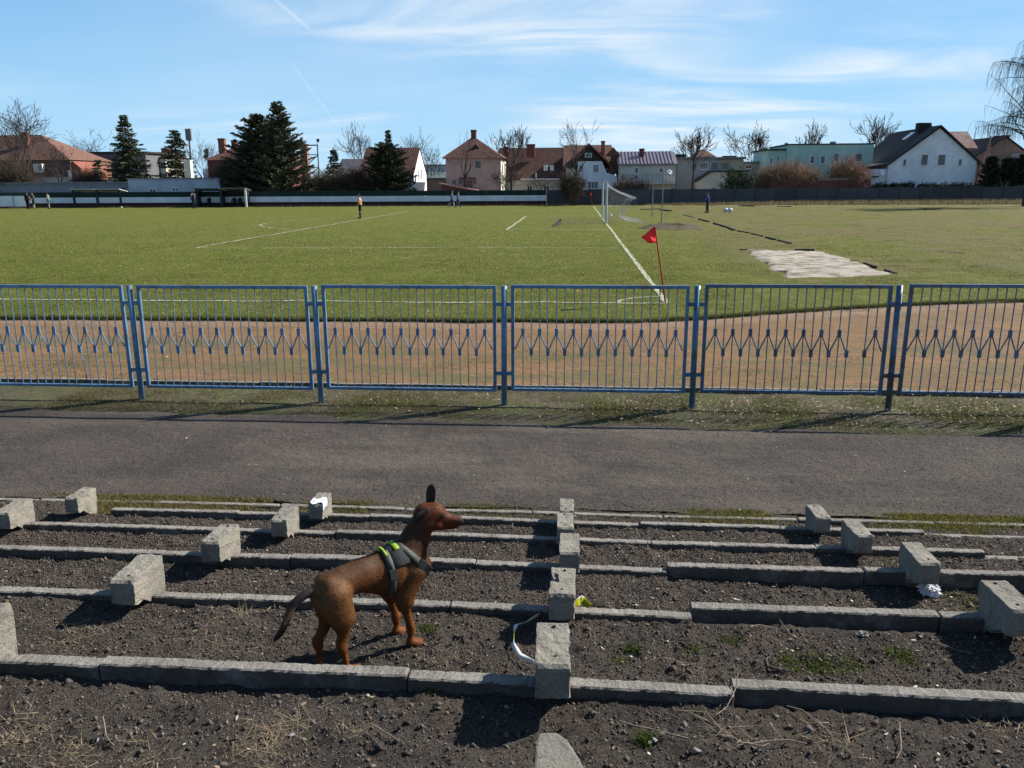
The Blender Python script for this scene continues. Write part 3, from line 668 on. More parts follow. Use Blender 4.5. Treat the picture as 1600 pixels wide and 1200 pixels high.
    chimney(rf, r, 343.5, Y, .85, 215, 236, W['brick'], dy=1.5); chimney(rf, r, 355.5, Y, .6, 217, 230, W['brick'], dy=3.0); chimney(rf, r, 381, Y, .7, 214, 222, W['brick'], dy=4.2)
    part('side_annexe', W['white'], r, lambda m: m.box(a-1.0, a-.05, 1, 6, -.3, Z_(323, 263, Y)))
    # --- scaffold tower with brown stack
    Y = 112; r = empty('brick_stack', (X_(477, Y), Y, 0), 0, 'square brown stack with an open steel frame beside the big pine', 'chimney stack'); o = r.location
    part('stack', W['brown'], r, lambda m: m.box(-.45, .5, 0, 1.0, -.3, Z_(477, 225, Y)))
    zt = Z_(490, 226, Y); xe = X_(500, Y)-o.x
    part('steel_frame', DARKM, r, lambda m: (m.box(-.4, xe, -.06, .06, zt-.15, zt), m.box(xe-.12, xe, -.06, .06, 0, zt), m.box(.4, xe, -.05, .05, zt-1.35, zt-1.25), m.tube((.5, 0, zt-2.6), (xe, 0, zt-1.3), .06), m.tube((xe, 0, zt-3), (.5, 0, zt-4), .06), m.box(.5, xe, -.05, .05, zt-3, zt-2.9), m.box(xe-.12, xe+.25, -.04, .04, zt+.35, zt+.75), m.tube((xe, 0, zt), (xe, 0, zt+.4), .04)))
    # --- grey roof behind the small fir
    Y = 126; r = house_root('grey_roofed_house', 545, Y, 'grey roofed house behind the little fir, left of the white gable'); o = r.location
    a = X_(528, Y)-o.x; b = X_(580, Y)-o.x; ze = Z_(545, 272, Y); zr = Z_(545, 249, Y)
    part('wall', W['grey'], r, lambda m: m.box(a, b, 0, 7, -.3, ze)); part('roof', simple('slate', (.14, .145, .16), (.10, .10, .115), 1.5, .8), r, lambda m: roof_gable_x(m, a, b, 0, 7, ze, zr))
    # --- brown roofed house with sunlit white gable
    Y = 100; r = house_root('white_gabled_house', 610, Y, 'brown tiled house whose white gable end catches the sun'); o = r.location
    a = X_(564, Y)-o.x; b = X_(647, Y)-o.x; ze = Z_(600, 272, Y); D = 8.5; zr = PY(655, 233, Y+D/2).z
    part('wall', W['white'], r, lambda m: m.prism([(0, -.3), (D, -.3), (D, ze), (D/2, zr), (0, ze)], a, b, 'x')); rf = part('roof', TILE_BROWN, r, lambda m: roof_gable_x(m, a, b-.15, 0, D, ze+.02, zr+.02, ov=.35))
    chimney(rf, r, 600, Y, .8, 226, 236, W['darkbrick'], dy=3.5)
    for yy in (2.9, 4.7):
        w = MB().box(b, b+.04, yy, yy+.7, zr-3.7, zr-2.4).build('window', FRAME, r); MB().box(b+.041, b+.05, yy+.08, yy+.62, zr-3.6, zr-2.5).build('pane', GLASS, w)
    # --- low grey green roofs in the gap
    Y = 130; r = house_root('low_green_hall', 682, Y, 'low hall with grey green roof in the gap left of the pink house', 'building'); o = r.location
    a = X_(655, Y)-o.x; b = X_(712, Y)-o.x; part('wall', W['brown'], r, lambda m: m.box(a, b, 0, 8, -.3, Z_(680, 279, Y))); part('roof', simple('green_tin', (.15, .19, .17), (.12, .15, .14), 1, .6), r, lambda m: roof_gable_x(m, a, b, 0, 8, Z_(680, 279, Y), Z_(680, 270, Y)))
    Y = 175; r = house_root('distant_flats', 684, Y, 'distant pale flats showing in the gap left of the pink house', 'building'); o = r.location
    a = X_(662, Y)-o.x; b = X_(703, Y)-o.x; part('wall', W['bluegrey'], r, lambda m: m.box(a, b, 0, 10, -.3, Z_(680, 258, Y))); part('roof', TILE_BLACK, r, lambda m: m.box(a-.2, b+.2, -.2, 10.2, Z_(680, 258, Y), Z_(680, 257, Y)))
    # --- pink house
    Y = 101; r = house_root('pink_house', 741, Y, 'square pink house with pyramid roof and central chimney'); o = r.location
    a = X_(697, Y)-o.x; b = X_(782, Y)-o.x; ze = Z_(740, 247, Y); D = 8.0; zr = PY(741, 213, Y+D/2).z; xm = X_(741, Y+D/2)-o.x
    part('wall', W['pink'], r, lambda m: m.box(a, b, 0, D, -.3, ze)); rf = part('roof', TILE_BROWN, r, lambda m: roof_hip(m, a, b, 0, D, ze, zr, xm-.01, xm, ov=.45))
    chimney(rf, r, 741.5, Y+D/2, .62, 203, 214, W['darkbrick'], dy=-.4); xd = X_(742, Y)-o.x
    part('roof_hatch', TILE_DARK, rf, lambda m: m.prism([(xd-.45, Z_(742, 231, Y)), (xd+.45, Z_(742, 231, Y)), (xd, Z_(742, 225, Y)+.1)], 1.4, 3.0, 'y'))
    windows_px(r, Y, [(744.5, 750.5, 253, 262)], 2, fm=W['brown']); windows_px(r, Y, [(717.5, 720.5, 282, 287), (740.5, 743.5, 282, 287), (708, 711, 282, 287)], 1, fm=W['brown'])
    xd = X_(731, Y)-o.x; dr = part('door', W['brown'], r, lambda m: m.box(xd-.55, xd+.55, -.06, .04, -.2, Z_(731, 282, Y))); part('door_canopy', TILE_BROWN, r, lambda m: m.box(xd-1.0, xd+1.0, -.8, -.01, Z_(731, 279, Y), Z_(731, 277.5, Y)))
    part('side_wall', W['cream'], r, lambda m: m.box(b, b+.06, .05, D-.05, -.25, ze-.03))
    for yy in (1.6, 4.8):
        for z in (ze-1.9, ze-4.4):
            w = MB().box(b+.06, b+.1, yy, yy+1.0, z, z+1.3).build('window', FRAME, r); MB().box(b+.101, b+.11, yy+.08, yy+.92, z+.08, z+1.2).build('pane', GLASS, w)
    Y = 97.5; r = house_root('lean_to_shed', 715, Y, 'small shed with slanted red roof in front of the pink house', 'shed'); o = r.location
    a = X_(689, Y)-o.x; b = X_(745, Y)-o.x; zl = Z_(690, 285.5, Y); zr2 = Z_(745, 297, Y)
    part('wall', W['darkbrick'], r, lambda m: m.prism([(a, -.3), (b-.3, -.3), (b-.3, zr2-.1), (a, zl-.15)], .2, 3, 'y')); part('roof', wall_mat('tin_red', (.42, .20, .17)), r, lambda m: m.prism([(a-.3, zl-.15), (b, zr2-.15), (b, zr2), (a-.3, zl)], 0, 3.3, 'y'))
    # --- long brown roof house
    Y = 108; r = house_root('long_tiled_house', 830, Y, 'long low house with sagging brown tiled roof, white gutter below'); o = r.location
    a = X_(778, Y)-o.x; b = X_(886, Y)-o.x; ze = Z_(830, 277, Y); D = 9; zr = PY(830, 233, Y+D/2).z
    part('wall', W['beige'], r, lambda m: m.box(a, b, 0, D, -.3, ze)); rf = part('roof', TILE_BROWN, r, lambda m: roof_gable_x(m, a, b, 0, D, ze, zr, ov=.4))
    chimney(rf, r, 829, Y+2, 1.1, 225, 236, W['darkbrick']); chimney(rf, r, 791, Y+2, .5, 229, 236, W['darkbrick'])
    part('gutter', FRAME, r, lambda m: m.box(X_(814, Y)-o.x, X_(874, Y)-o.x, -.62, -.45, Z_(840, 281, Y), Z_(840, 279, Y)))
    part('downpipe', FRAME, r, lambda m: m.box(X_(838, Y)-o.x-.08, X_(838, Y)-o.x+.08, -.6, -.5, Z_(840, 281, Y), Z_(840, 270, Y)))
    windows_px(r, Y, [(824, 831, 290, 297), (850, 857, 290, 297)])
    for px in (852, 862):
        x = X_(px, Y)-o.x; z = Z_(px, 268, Y); dm = part('dormer', W['white'], r, lambda m: m.box(x-.25, x+.25, -.1+.9, 1.6, z, z+.8))
    # --- white half-timbered gable house
    Y = 103; r = house_root('half_timbered_house', 925, Y, 'white house with dark timbered gable and red tiled roof behind the goal'); o = r.location
    Dp = 10; zr = PY(925, 226, Y+5).z; ze = Z_(960, 262, Y)
    a = X_(884, Y)-o.x; b = X_(965, Y)-o.x
    part('rear_wall', W['white'], r, lambda m: m.box(a, b-.3, 2.0, Dp, -.3, ze+.2)); rf = part('roof', TILE_RED, r, lambda m: roof_hip(m, a, b, 2.0, Dp, ze, zr, X_(880, Y+5)-o.x, X_(964, Y+5)-o.x-.8, ov=.4))
    ga = X_(901, Y)-o.x; gb = X_(945, Y)-o.x; gx = X_(919, Y)-o.x; gz_ = Z_(919, 227, Y); gl = Z_(901, 252, Y)
    part('wall', W['white'], r, lambda m: m.prism([(ga, -.3), (X_(964, Y)-o.x, -.3), (X_(964, Y)-o.x, Z_(960, 275, Y)), (gb+.2, Z_(948, 270, Y)), (gb-.4, gl), (ga, gl)], 0, 3.0, 'y'))
    gbl = part('timber_gable', wall_mat('dark_timber', (.07, .05, .042)), r, lambda m: m.prism([(ga-.1, gl+.03), (gb-.3, gl+.03), (gx, gz_-.1)], -.06, 2.8, 'y'))
    part('gable_roof', TILE_RED, r, lambda m: (m.prism([(gx, gz_), (gb+.1, gl-.1), (gb+1.3, Z_(955, 272, Y)), (gb+1.3, Z_(955, 272, Y)+.2), (gb+.25, gl+.1), (gx, gz_+.25)], -.35, 4.5, 'y'), m.prism([(gx, gz_), (ga-.5, gl-.1), (ga-.6, gl+.1), (gx, gz_+.25)], -.35, 4.5, 'y')))
    part('lower_roof', TILE_RED, r, lambda m: m.prism([(gb+.3, Z_(950, 271.5, Y)), (X_(966, Y)-o.x, Z_(962, 271.5, Y)), (X_(964, Y)-o.x, Z_(962, 242, Y)), (gb+.8, Z_(950, 242, Y))], .4, 2.2, 'y'))
    xd = X_(957, Y)-o.x; part('dormer', TILE_RED, r, lambda m: m.prism([(xd-.9, Z_(957, 243, Y)), (xd+.9, Z_(957, 243, Y)), (xd, Z_(957, 230, Y))], -.1, 3, 'y'))
    chimney(rf, r, 941, Y+4, .45, 220, 232, W['brick'])
    windows_px(r, Y-.06, [(914, 923, 240, 245)], 2, sill=False); windows_px(r, Y, [(905, 910.5, 258, 269), (927, 934, 258, 269)], 2); windows_px(r, Y, [(919, 934, 284, 294)], 3)
    # --- beige house with striped metal roof
    Y = 101; r = house_root('metal_roofed_house', 1010, Y, 'beige two storey house with ribbed purple metal roof and a balcony'); o = r.location
    a = X_(967, Y)-o.x; b = X_(1055, Y)-o.x; ze = Z_(1010, 257, Y); D = 8; zr = PY(1010, 239, Y+D*.5).z
    part('wall', W['beige'], r, lambda m: m.box(a, b, 0, D, -.3, ze))
    def ribs(m):
        roof_gable_x(m, a, b, 0, D, ze, zr, ov=.3)
        s = (zr-ze)/(D/2); k = a
        while k < b: m.prism([(-.3, ze-s*.3+.18), (D/2, zr+.18), (D/2, zr+.28), (-.3, ze-s*.3+.28)], k, k+.07, 'x'); k += .42
    rf = part('roof', simple('purple_tin', (.24, .20, .25), (.19, .16, .20), 1, .45, .1, spec=.5), r, ribs); chimney(rf, r, 1001.5, Y+2, .55, 232, 246, W['darkbrick'])
    windows_px(r, Y, [(991.5, 996.5, 262, 271), (1029.5, 1035, 263, 269)], 1); windows_px(r, Y, [(991.5, 996.5, 274, 280)], 1)
    x0 = X_(972, Y)-o.x; x1 = X_(1054, Y)-o.x; zb = Z_(1010, 285, Y)
    bl = part('balcony', W['beige'], r, lambda m: m.box(x0, x1, -1.2, -.01, zb-.2, zb)); zt = Z_(1010, 273, Y)
    part('balcony_rail', METAL, bl, lambda m: (m.box(x0, x1, -1.2, -1.15, zt-.05, zt), *[m.box(x0+(x1-x0)*k/16-.015, x0+(x1-x0)*k/16+.015, -1.19, -1.16, zb, zt-.05) for k in range(17)]))
    dx = X_(1043, Y)-o.x; dsh = part('satellite_dish', FRAME, r, lambda m: m.tube((dx, -1.25, zt+.2), (dx+.08, -1.4, zt+.3), .05, .33, 12))
    # --- flat grey and tan terrace
    Y = 106; r = house_root('flat_terrace', 1110, Y, 'flat roofed grey and tan terrace behind the bare tree right of the goal', 'building'); o = r.location
    a = X_(1056, Y)-o.x; b = X_(1160, Y)-o.x; m1 = X_(1120, Y)-o.x; zt = Z_(1100, 248.5, Y)
    part('wall', W['grey'], r, lambda m: m.box(a, m1-.01, 0, 8, -.3, zt)); part('tan_wall', W['tan'], r, lambda m: m.box(m1, b, 0.1, 8, -.3, zt-.05))
    rf = part('roof', METAL, r, lambda m: m.box(a-.2, b+.2, -.4, 8.2, zt, zt+.22)); part('roof_hut', TILE_DARK, rf, lambda m: m.box(X_(1056, Y)-o.x, X_(1073, Y)-o.x, 2, 4, zt+.2, Z_(1064, 240, Y)))
    part('roof_hut', TILE_DARK, rf, lambda m: m.box(X_(1134, Y)-o.x, X_(1153, Y)-o.x, 2, 4, zt+.2, Z_(1143, 242.5, Y)))
    windows_px(r, Y, [(1093, 1104, 255, 264)], 3); windows_px(r, Y, [(1110, 1120, 254, 265)], 1, fm=W['bluegrey']); windows_px(r, Y, [(1126, 1137, 254, 265)], 1, fm=W['tan'])
    zl = Z_(1100, 269, Y); part('lean_to', W['cream'], r, lambda m: m.prism([(X_(1085, Y)-o.x, -.3), (X_(1130, Y)-o.x, -.3), (X_(1130, Y)-o.x, zl), (X_(1106, Y)-o.x, zl), (X_(1085, Y)-o.x, Z_(1088, 283, Y))], -2.5, -.02, 'y'))
    part('lean_to_roof', TILE_DARK, r, lambda m: m.prism([(X_(1083, Y)-o.x, Z_(1088, 284, Y)), (X_(1106, Y)-o.x, zl), (X_(1162, Y)-o.x, zl), (X_(1162, Y)-o.x, zl+.15), (X_(1106, Y)-o.x, zl+.18), (X_(1083, Y)-o.x, Z_(1088, 284, Y)+.18)], -2.8, -.03, 'y'))
    Y = 125; r = house_root('hip_roof_house', 1101, Y, 'dark red hipped roof peeping over the flat terrace'); o = r.location
    a = X_(1086, Y)-o.x; b = X_(1113, Y)-o.x; part('wall', W['brown'], r, lambda m: m.box(a, b, 0, 7, -.3, Z_(1100, 245, Y))); part('roof', TILE_BROWN, r, lambda m: roof_hip(m, a, b, 0, 7, Z_(1100, 245, Y), Z_(1101, 232, Y), -.3, .3))
    Y = 112; r = house_root('low_grey_annexe', 1182, Y, 'low grey buildings between the flat terrace and the green block', 'building'); o = r.location
    a = X_(1158, Y)-o.x; b = X_(1202, Y)-o.x; part('wall', W['grey'], r, lambda m: m.box(a, b, 0, 7, -.3, Z_(1180, 254, Y))); part('roof', METAL, r, lambda m: m.box(a-.2, b, -.3, 7.2, Z_(1180, 254, Y), Z_(1180, 252.5, Y)))
    windows_px(r, Y, [(1164, 1172, 258, 263), (1184, 1192, 266, 271)], 2)
    # --- green block
    Y = 107; r = house_root('green_block', 1280, Y, 'pale green flat roofed block behind the orange brown bushes', 'building'); o = r.location
    a = X_(1198, Y)-o.x; m1 = X_(1227, Y)-o.x; b = X_(1360, Y)-o.x; zt = Z_(1300, 226, Y); z2 = Z_(1210, 234.5, Y)
    part('wall', W['green'], r, lambda m: m.box(m1, b, 0, 10, -.3, zt)); part('low_wing', W['green'], r, lambda m: m.box(a, m1-.01, .8, 9, -.3, z2))
    rf = part('roof', TILE_DARK, r, lambda m: (m.box(m1-.1, b+.1, -.1, 10.1, zt, zt+.14), m.box(a-.25, m1-.02, .5, 9.2, z2, z2+.16)))
    chimney(rf, r, 1297, Y+3, .5, 221, 228, W['grey']); chimney(rf, r, 1225, Y+3, .3, 223, 234, W['grey'], cap=False)
    windows_px(r, Y, [(1263.5, 1269, 244, 255), (1279.5, 1285.5, 244, 255)], 1); windows_px(r, Y, [(1334, 1342, 241, 252), (1300, 1306, 241, 252)], 1, fm=W['bluegrey']); windows_px(r, Y+.8, [(1201, 1204, 247, 257), (1211, 1214, 244, 255)], 1)
    Y = 122; r = house_root('brown_tiled_cottage', 1371, Y, 'brown tiled roof between the green block and the white gable'); o = r.location
    a = X_(1352, Y)-o.x; b = X_(1384, Y)-o.x; part('wall', W['brown'], r, lambda m: m.box(a, b, 0, 6, -.3, Z_(1370, 248, Y))); part('roof', TILE_BROWN, r, lambda m: roof_hip(m, a, b, 0, 6, Z_(1370, 250, Y), PY(1371, 231, Y+3).z, -.8, .6))
    # --- white gable house on the right
    Y = 102; r = house_root('white_gable_house', 1457, Y, 'large white house with broad gable and dark roof on the right'); o = r.location
    D = 14; a = X_(1385, Y)-o.x; b = X_(1522, Y)-o.x; xm = X_(1459, Y)-o.x; zr = Z_(1459, 199, Y); zl = Z_(1385, 258, Y); zr2 = Z_(1522, 252, Y)
    part('wall', W['white'], r, lambda m: m.prism([(a, -.3), (b, -.3), (b, zr2), (xm, zr-.1), (a, zl)], 0, D, 'y'))
    rf = part('roof', TILE_DARK, r, lambda m: (m.prism([(X_(1361, Y)-o.x, Z_(1361, 262, Y)), (a, zl+.02), (xm, zr), (b+.45, zr2-.42), (b+.5, zr2-.22), (xm, zr+.25), (a, zl+.25), (X_(1361, Y)-o.x, Z_(1361, 262, Y)+.2)], -.3, D, 'y')))
    part('porch_wall', W['white'], r, lambda m: m.box(X_(1364, Y)-o.x, a-.02, .2, D-1, -.3, Z_(1364, 264, Y)))
    chimney(rf, r, 1439, Y+7, 1.0, 195, 212, W['darkgrey']); part('ridge_cap', TILE_DARK, rf, lambda m: m.box(xm-1.1, xm+.4, 3.5, 4.4, zr-.7, zr+.75))
    for px, py in ((1420, 214), (1438, 209)):
        p = PY(px, py, Y+6)-o; sky_ = MB().poly([(p.x-.5, p.y-.5, p.z-.3), (p.x+.5, p.y-.5, p.z+.48), (p.x+.5, p.y+.7, p.z+.48), (p.x-.5, p.y+.7, p.z-.3), (p.x-.5, p.y-.5, p.z-.2), (p.x+.5, p.y-.5, p.z+.58), (p.x+.5, p.y+.7, p.z+.58), (p.x-.5, p.y+.7, p.z-.2)], [(0,3,2,1),(4,5,6,7),(0,1,5,4),(1,2,6,5),(2,3,7,6),(3,0,4,7)]).build('skylight', FRAME, rf)
    windows_px(r, Y, [(1435.5, 1445, 242, 258), (1461.5, 1472, 242, 258)], 1); windows_px(r, Y, [(1408, 1412, 249, 259), (1494, 1498, 249, 259)], 1)
    x1 = X_(1522, Y)-o.x; part('downpipe', DARKM, r, lambda m: m.tube((x1+.05, -.1, 0), (x1+.25, -.1, zr2-.2), .06))
    xs = X_(1373, Y)-o.x; part('satellite_dish', FRAME, r, lambda m: m.tube((xs, -.4, Z_(1373, 271, Y)), (xs+.1, -.6, Z_(1373, 271, Y)+.1), .06, .36, 12)); part('porch_lamp', DARKM, r, lambda m: m.box(xs-1.0, xs-.2, -.5, .18, Z_(1367, 277, Y), Z_(1367, 275, Y)))
    part('side_wing', W['white'], r, lambda m: m.box(X_(1490, Y)-o.x, X_(1512, Y)-o.x, 8, 13, -.3, PY(1500, 233, Y+8).z))
    za = PY(1500, 234, Y+8).z; zb = PY(1500, 208, Y+11).z; part('wing_roof', tile_mat('tile_white_red', (.34, .17, .14), (.45, .35, .33), (.2, .09, .07)), r, lambda m: m.prism([(7.6, za), (11, zb), (14, za), (14, za+.2), (11, zb+.2), (7.6, za+.2)], X_(1478, Y)-o.x, X_(1515, Y+8)-o.x+.3, 'x'))
    # --- dark house at the right edge
    Y = 118; r = house_root('dark_gabled_house', 1560, Y, 'dark brown house with steep roof at the right edge behind the thujas'); o = r.location
    a = X_(1518, Y)-o.x; b = X_(1604, Y)-o.x; xm = X_(1562, Y)-o.x
    part('wall', W['brown'], r, lambda m: m.prism([(a, -.3), (b, -.3), (b, Z_(1600, 244, Y)), (xm, Z_(1562, 215, Y)), (a, Z_(1518, 246, Y))], 0, 9, 'y')); rf = part('roof', TILE_DARK, r, lambda m: roof_gable_y(m, a, b, 0, 9, Z_(1518, 246, Y)+.05, Z_(1562, 215, Y)+.05, Z_(1600, 244, Y)+.05, xm))
    chimney(rf, r, 1550, Y+2, .6, 212, 222, W['darkbrick']); chimney(rf, r, 1563, Y+3, .9, 211, 220, W['darkbrick']); part('annexe', W['grey'], r, lambda m: m.box(xm+1, b+6, -2, -.02, -.3, Z_(1590, 228, Y)-1.0))
houses()

# ------------------------------------------------------------------ perimeter walls
def walls():
    yw = lambda x: 92.8+.08*x
    stripes = [(0, .55, wall_mat('stripe_maroon', (.075, .028, .032))), (.55, 1.15, wall_mat('stripe_white', (.62, .66, .72), .8)), (1.15, 1.72, wall_mat('stripe_green', (.022, .045, .042)))]
    r = empty('striped_wall', (-35, yw(-35), 0), math.atan(.08), 'long panel wall painted dark green, white and maroon behind the far touchline', 'wall')
    pw = 2.2; n = 29; ms = [MB().box(0, pw-.015, 0, .12, z0+.004 if k else -.2, z1-.004).mesh('slab', m) for k, (z0, z1, m) in enumerate(stripes)]
    pst = MB().box(-.08, .08, -.03, .16, -.2, 1.74).mesh('post', wall_mat('stripe_post', (.06, .07, .08)))
    for i in range(n):
        x = 31.9-(i+1)*pw
        for me in ms: link('slab', me, None, r, (x, random.uniform(-.012, .012), 0))
    gm = wall_mat('wall_slate', (.070, .072, .080), .5, .5)
    gm2 = wall_mat('wall_slate_dark', (.058, .058, .064), .5, .5)
    r2 = empty('grey_panel_wall', (-3.0, yw(-3.0), 0), math.atan(.08), 'dark grey concrete panel wall behind the goal and the right-hand grass', 'wall')
    pm = [MB().box(0, 2.18, 0, .12, -.2, 1.74+dz).mesh('slab', g) for dz, g in ((0, gm), (.05, gm2), (-.03, gm))]
    pp = MB().box(-.1, .1, -.05, .17, -.2, 1.82).mesh('post', gm2)
    for i in range(34):
        link('slab', pm[random.randrange(3)], None, r2, (.05+i*2.3, random.uniform(-.01, .01), .004*i)); link('post', pp, None, r2, (-.02+i*2.3, 0, .004*i))
    # ivy-topped brick wall behind it on the right
    Y = 99; r3 = empty('garden_brick_wall', (X_(1310, Y), Y, 0), math.atan(.08), 'low dark brick garden wall above the grey panels before the green block', 'wall')
    part('wall', W['darkbrick'], r3, lambda m: m.box(X_(1200, Y)-r3.location.x, X_(1362, Y)-r3.location.x, 0, .3, -.3, Z_(1300, 282, Y))); part('coping', W['brown'], r3, lambda m: m.box(X_(1275, Y)-r3.location.x, X_(1362, Y)-r3.location.x, -.06, .36, Z_(1300, 282, Y)+.01, Z_(1300, 278, Y)))
    # white hoarding at the far left
    Y = 86.5; r4 = empty('white_hoarding', (X_(15, Y), Y, 0), 0, 'white hoarding panel by the touchline at the far left', 'hoarding')
    part('board', W['white'], r4, lambda m: m.box(X_(-30, Y)-r4.location.x, X_(38, Y)-r4.location.x, 0, .08, .25, Z_(20, 306, Y))); part('frame', DARKM, r4, lambda m: (m.box(X_(-30, Y)-r4.location.x, X_(40, Y)-r4.location.x, -.03, .1, Z_(20, 306, Y), Z_(20, 304, Y)), m.box(X_(38, Y)-r4.location.x, X_(39.5, Y)-r4.location.x, -.03, .1, 0, Z_(20, 306, Y)), m.box(X_(17, Y)-r4.location.x-.03, X_(17, Y)-r4.location.x+.03, -.02, -.005, .25, Z_(20, 306, Y))))
walls()
def dugout(p0, p1, ytop, label, whitepost=False):
    Y = 88.6; x0 = X_(p0, Y); x1 = X_(p1, Y); w = x1-x0; zt = Z_((p0+p1)/2, ytop, Y); r = empty('dugout', ((x0+x1)/2, Y, 0), math.atan(.08), label, 'dugout', 'team dugouts on the far touchline'); h = w/2
    for s in (0, 1): part('roof', simple('tin_roof', (.50, .53, .58), (.4, .43, .48), 3, .5, .1) if not whitepost else METAL, r, lambda m: m.prism([(-.5, zt), (1.6, zt-.28), (1.6, zt-.22), (-.5, zt+.07)], -h+s*h+.03, s*h-.03, 'x'))
    for k in range(3):
        x = -h+.2+k*(w-.4)/2; mt = FRAME if (whitepost and k == 2) else DARKM
        part('post', mt, r, lambda m: m.box(x-.13 if k < 2 else x-.1, x+.13 if k < 2 else x+.1, -.1, .02, -.1, zt-.03)); part('side_panel', DARKM, r, lambda m: m.box(x-.06, x+.06, .03, 1.5, .05, zt-.25))
    part('bench', DARKM, r, lambda m: (m.box(-h+.3, h-.3, .9, 1.3, .40, .46), m.box(-h+.3, h-.3, 1.32, 1.38, .5, .95), *[m.box(-h+.6+i*(w-1.2)/3-.04, -h+.6+i*(w-1.2)/3+.04, 1.0, 1.2, 0, .40) for i in range(4)]))
    return r
D1 = dugout(112, 187, 296, 'left team dugout with pale tin roof'); D2 = dugout(304, 384, 294.5, 'right team dugout with one white corner post', True)
# mast behind the second spruce
def mast():
    Y = 130; r = empty('antenna_mast', (X_(302, Y), Y, 0), 0, 'grey antenna mast with panel head behind the second spruce', 'mast'); zt = Z_(302, 201, Y)
    part('pole', METAL, r, lambda m: m.tube((0, 0, 0), (0, 0, zt), .22, .14, 8)); part('antenna_head', METAL, r, lambda m: [m.box(-.45+.33*k, -.2+.33*k, -.2, .2, zt-1.8, zt) for k in range(3)])
    Y = 97; r = empty('pale_pillar', (X_(295, Y), Y, 0), 0, 'pale square pillar in front of the second spruce', 'pillar'); part('shaft', W['cream'], r, lambda m: m.box(-.4, .38, 0, .7, -.2, Z_(295, 251, Y))); part('cap', W['white'], r, lambda m: m.box(-.46, .44, -.06, .76, Z_(295, 251, Y), Z_(295, 250, Y)))
    Y = 114; r = empty('utility_pole', (X_(1537, Y), Y, 0), 0, 'leaning A-shaped utility pole right of the white gable house', 'pole'); zt = Z_(1537, 212, Y); part('pole', W['brown'], r, lambda m: (m.tube((.1, 0, 0), (.1, 0, zt), .12, .09, 7), m.tube((-1.2, 0, 0), (.1, 0, zt-.4), .1, .08, 7)))
    part('wire', DARKM, r, lambda m: (m.tube((.1, 0, zt-.3), (-9, 1, zt-.9), .015, n=3), m.tube((.1, 0, zt-.9), (-9, 1, zt-1.4), .015, n=3)))
mast()
# ================================================================== VEGETATION
def tubes_np(S, n):
    """S: rows p0(3) p1(3) r0 r1 -> V, F of open n-sided tubes"""
    S = np.asarray(S, float); p0 = S[:, :3]; p1 = S[:, 3:6]; d = p1-p0; d /= np.linalg.norm(d, axis=1, keepdims=True)+1e-9
    up = np.where(np.abs(d[:, 2:3]) > .9, np.array([[1., 0, 0]]), np.array([[0, 0, 1.]])); a = np.cross(d, up); a /= np.linalg.norm(a, axis=1, keepdims=True)+1e-9; b = np.cross(d, a)
    t = 2*np.pi*np.arange(n)/n; ring = np.cos(t)[None, :, None]*a[:, None]+np.sin(t)[None, :, None]*b[:, None]
    V = np.concatenate([p0[:, None]+ring*S[:, 6][:, None, None], p1[:, None]+ring*S[:, 7][:, None, None]], 1).reshape(-1, 3)
    i = np.arange(n); q = np.stack([i, (i+1) % n, n+(i+1) % n, n+i], -1); Fc = (q[None]+(np.arange(len(S))*2*n)[:, None, None]).reshape(-1, 4); return V, Fc
BARK = simple('bark', (.085, .07, .06), (.05, .042, .037), 3, .95, .5, 10, .05); TWIG = simple('twigs', (.095, .078, .07), (.06, .05, .046), 2, .95, 0)
TWIG_R = simple('reddish_twigs', (.29, .18, .115), (.20, .125, .08), 2, .95, 0); TWIG_B = simple('brown_twigs', (.13, .095, .07), (.09, .066, .05), 2, .95, 0); BIRCH = simple('birch_bark', (.42, .40, .38), (.12, .11, .10), 3, .9, .3, lo=.45, hi=.6)
def rv(rg): v = rg.normal(size=3); return v/np.linalg.norm(v)
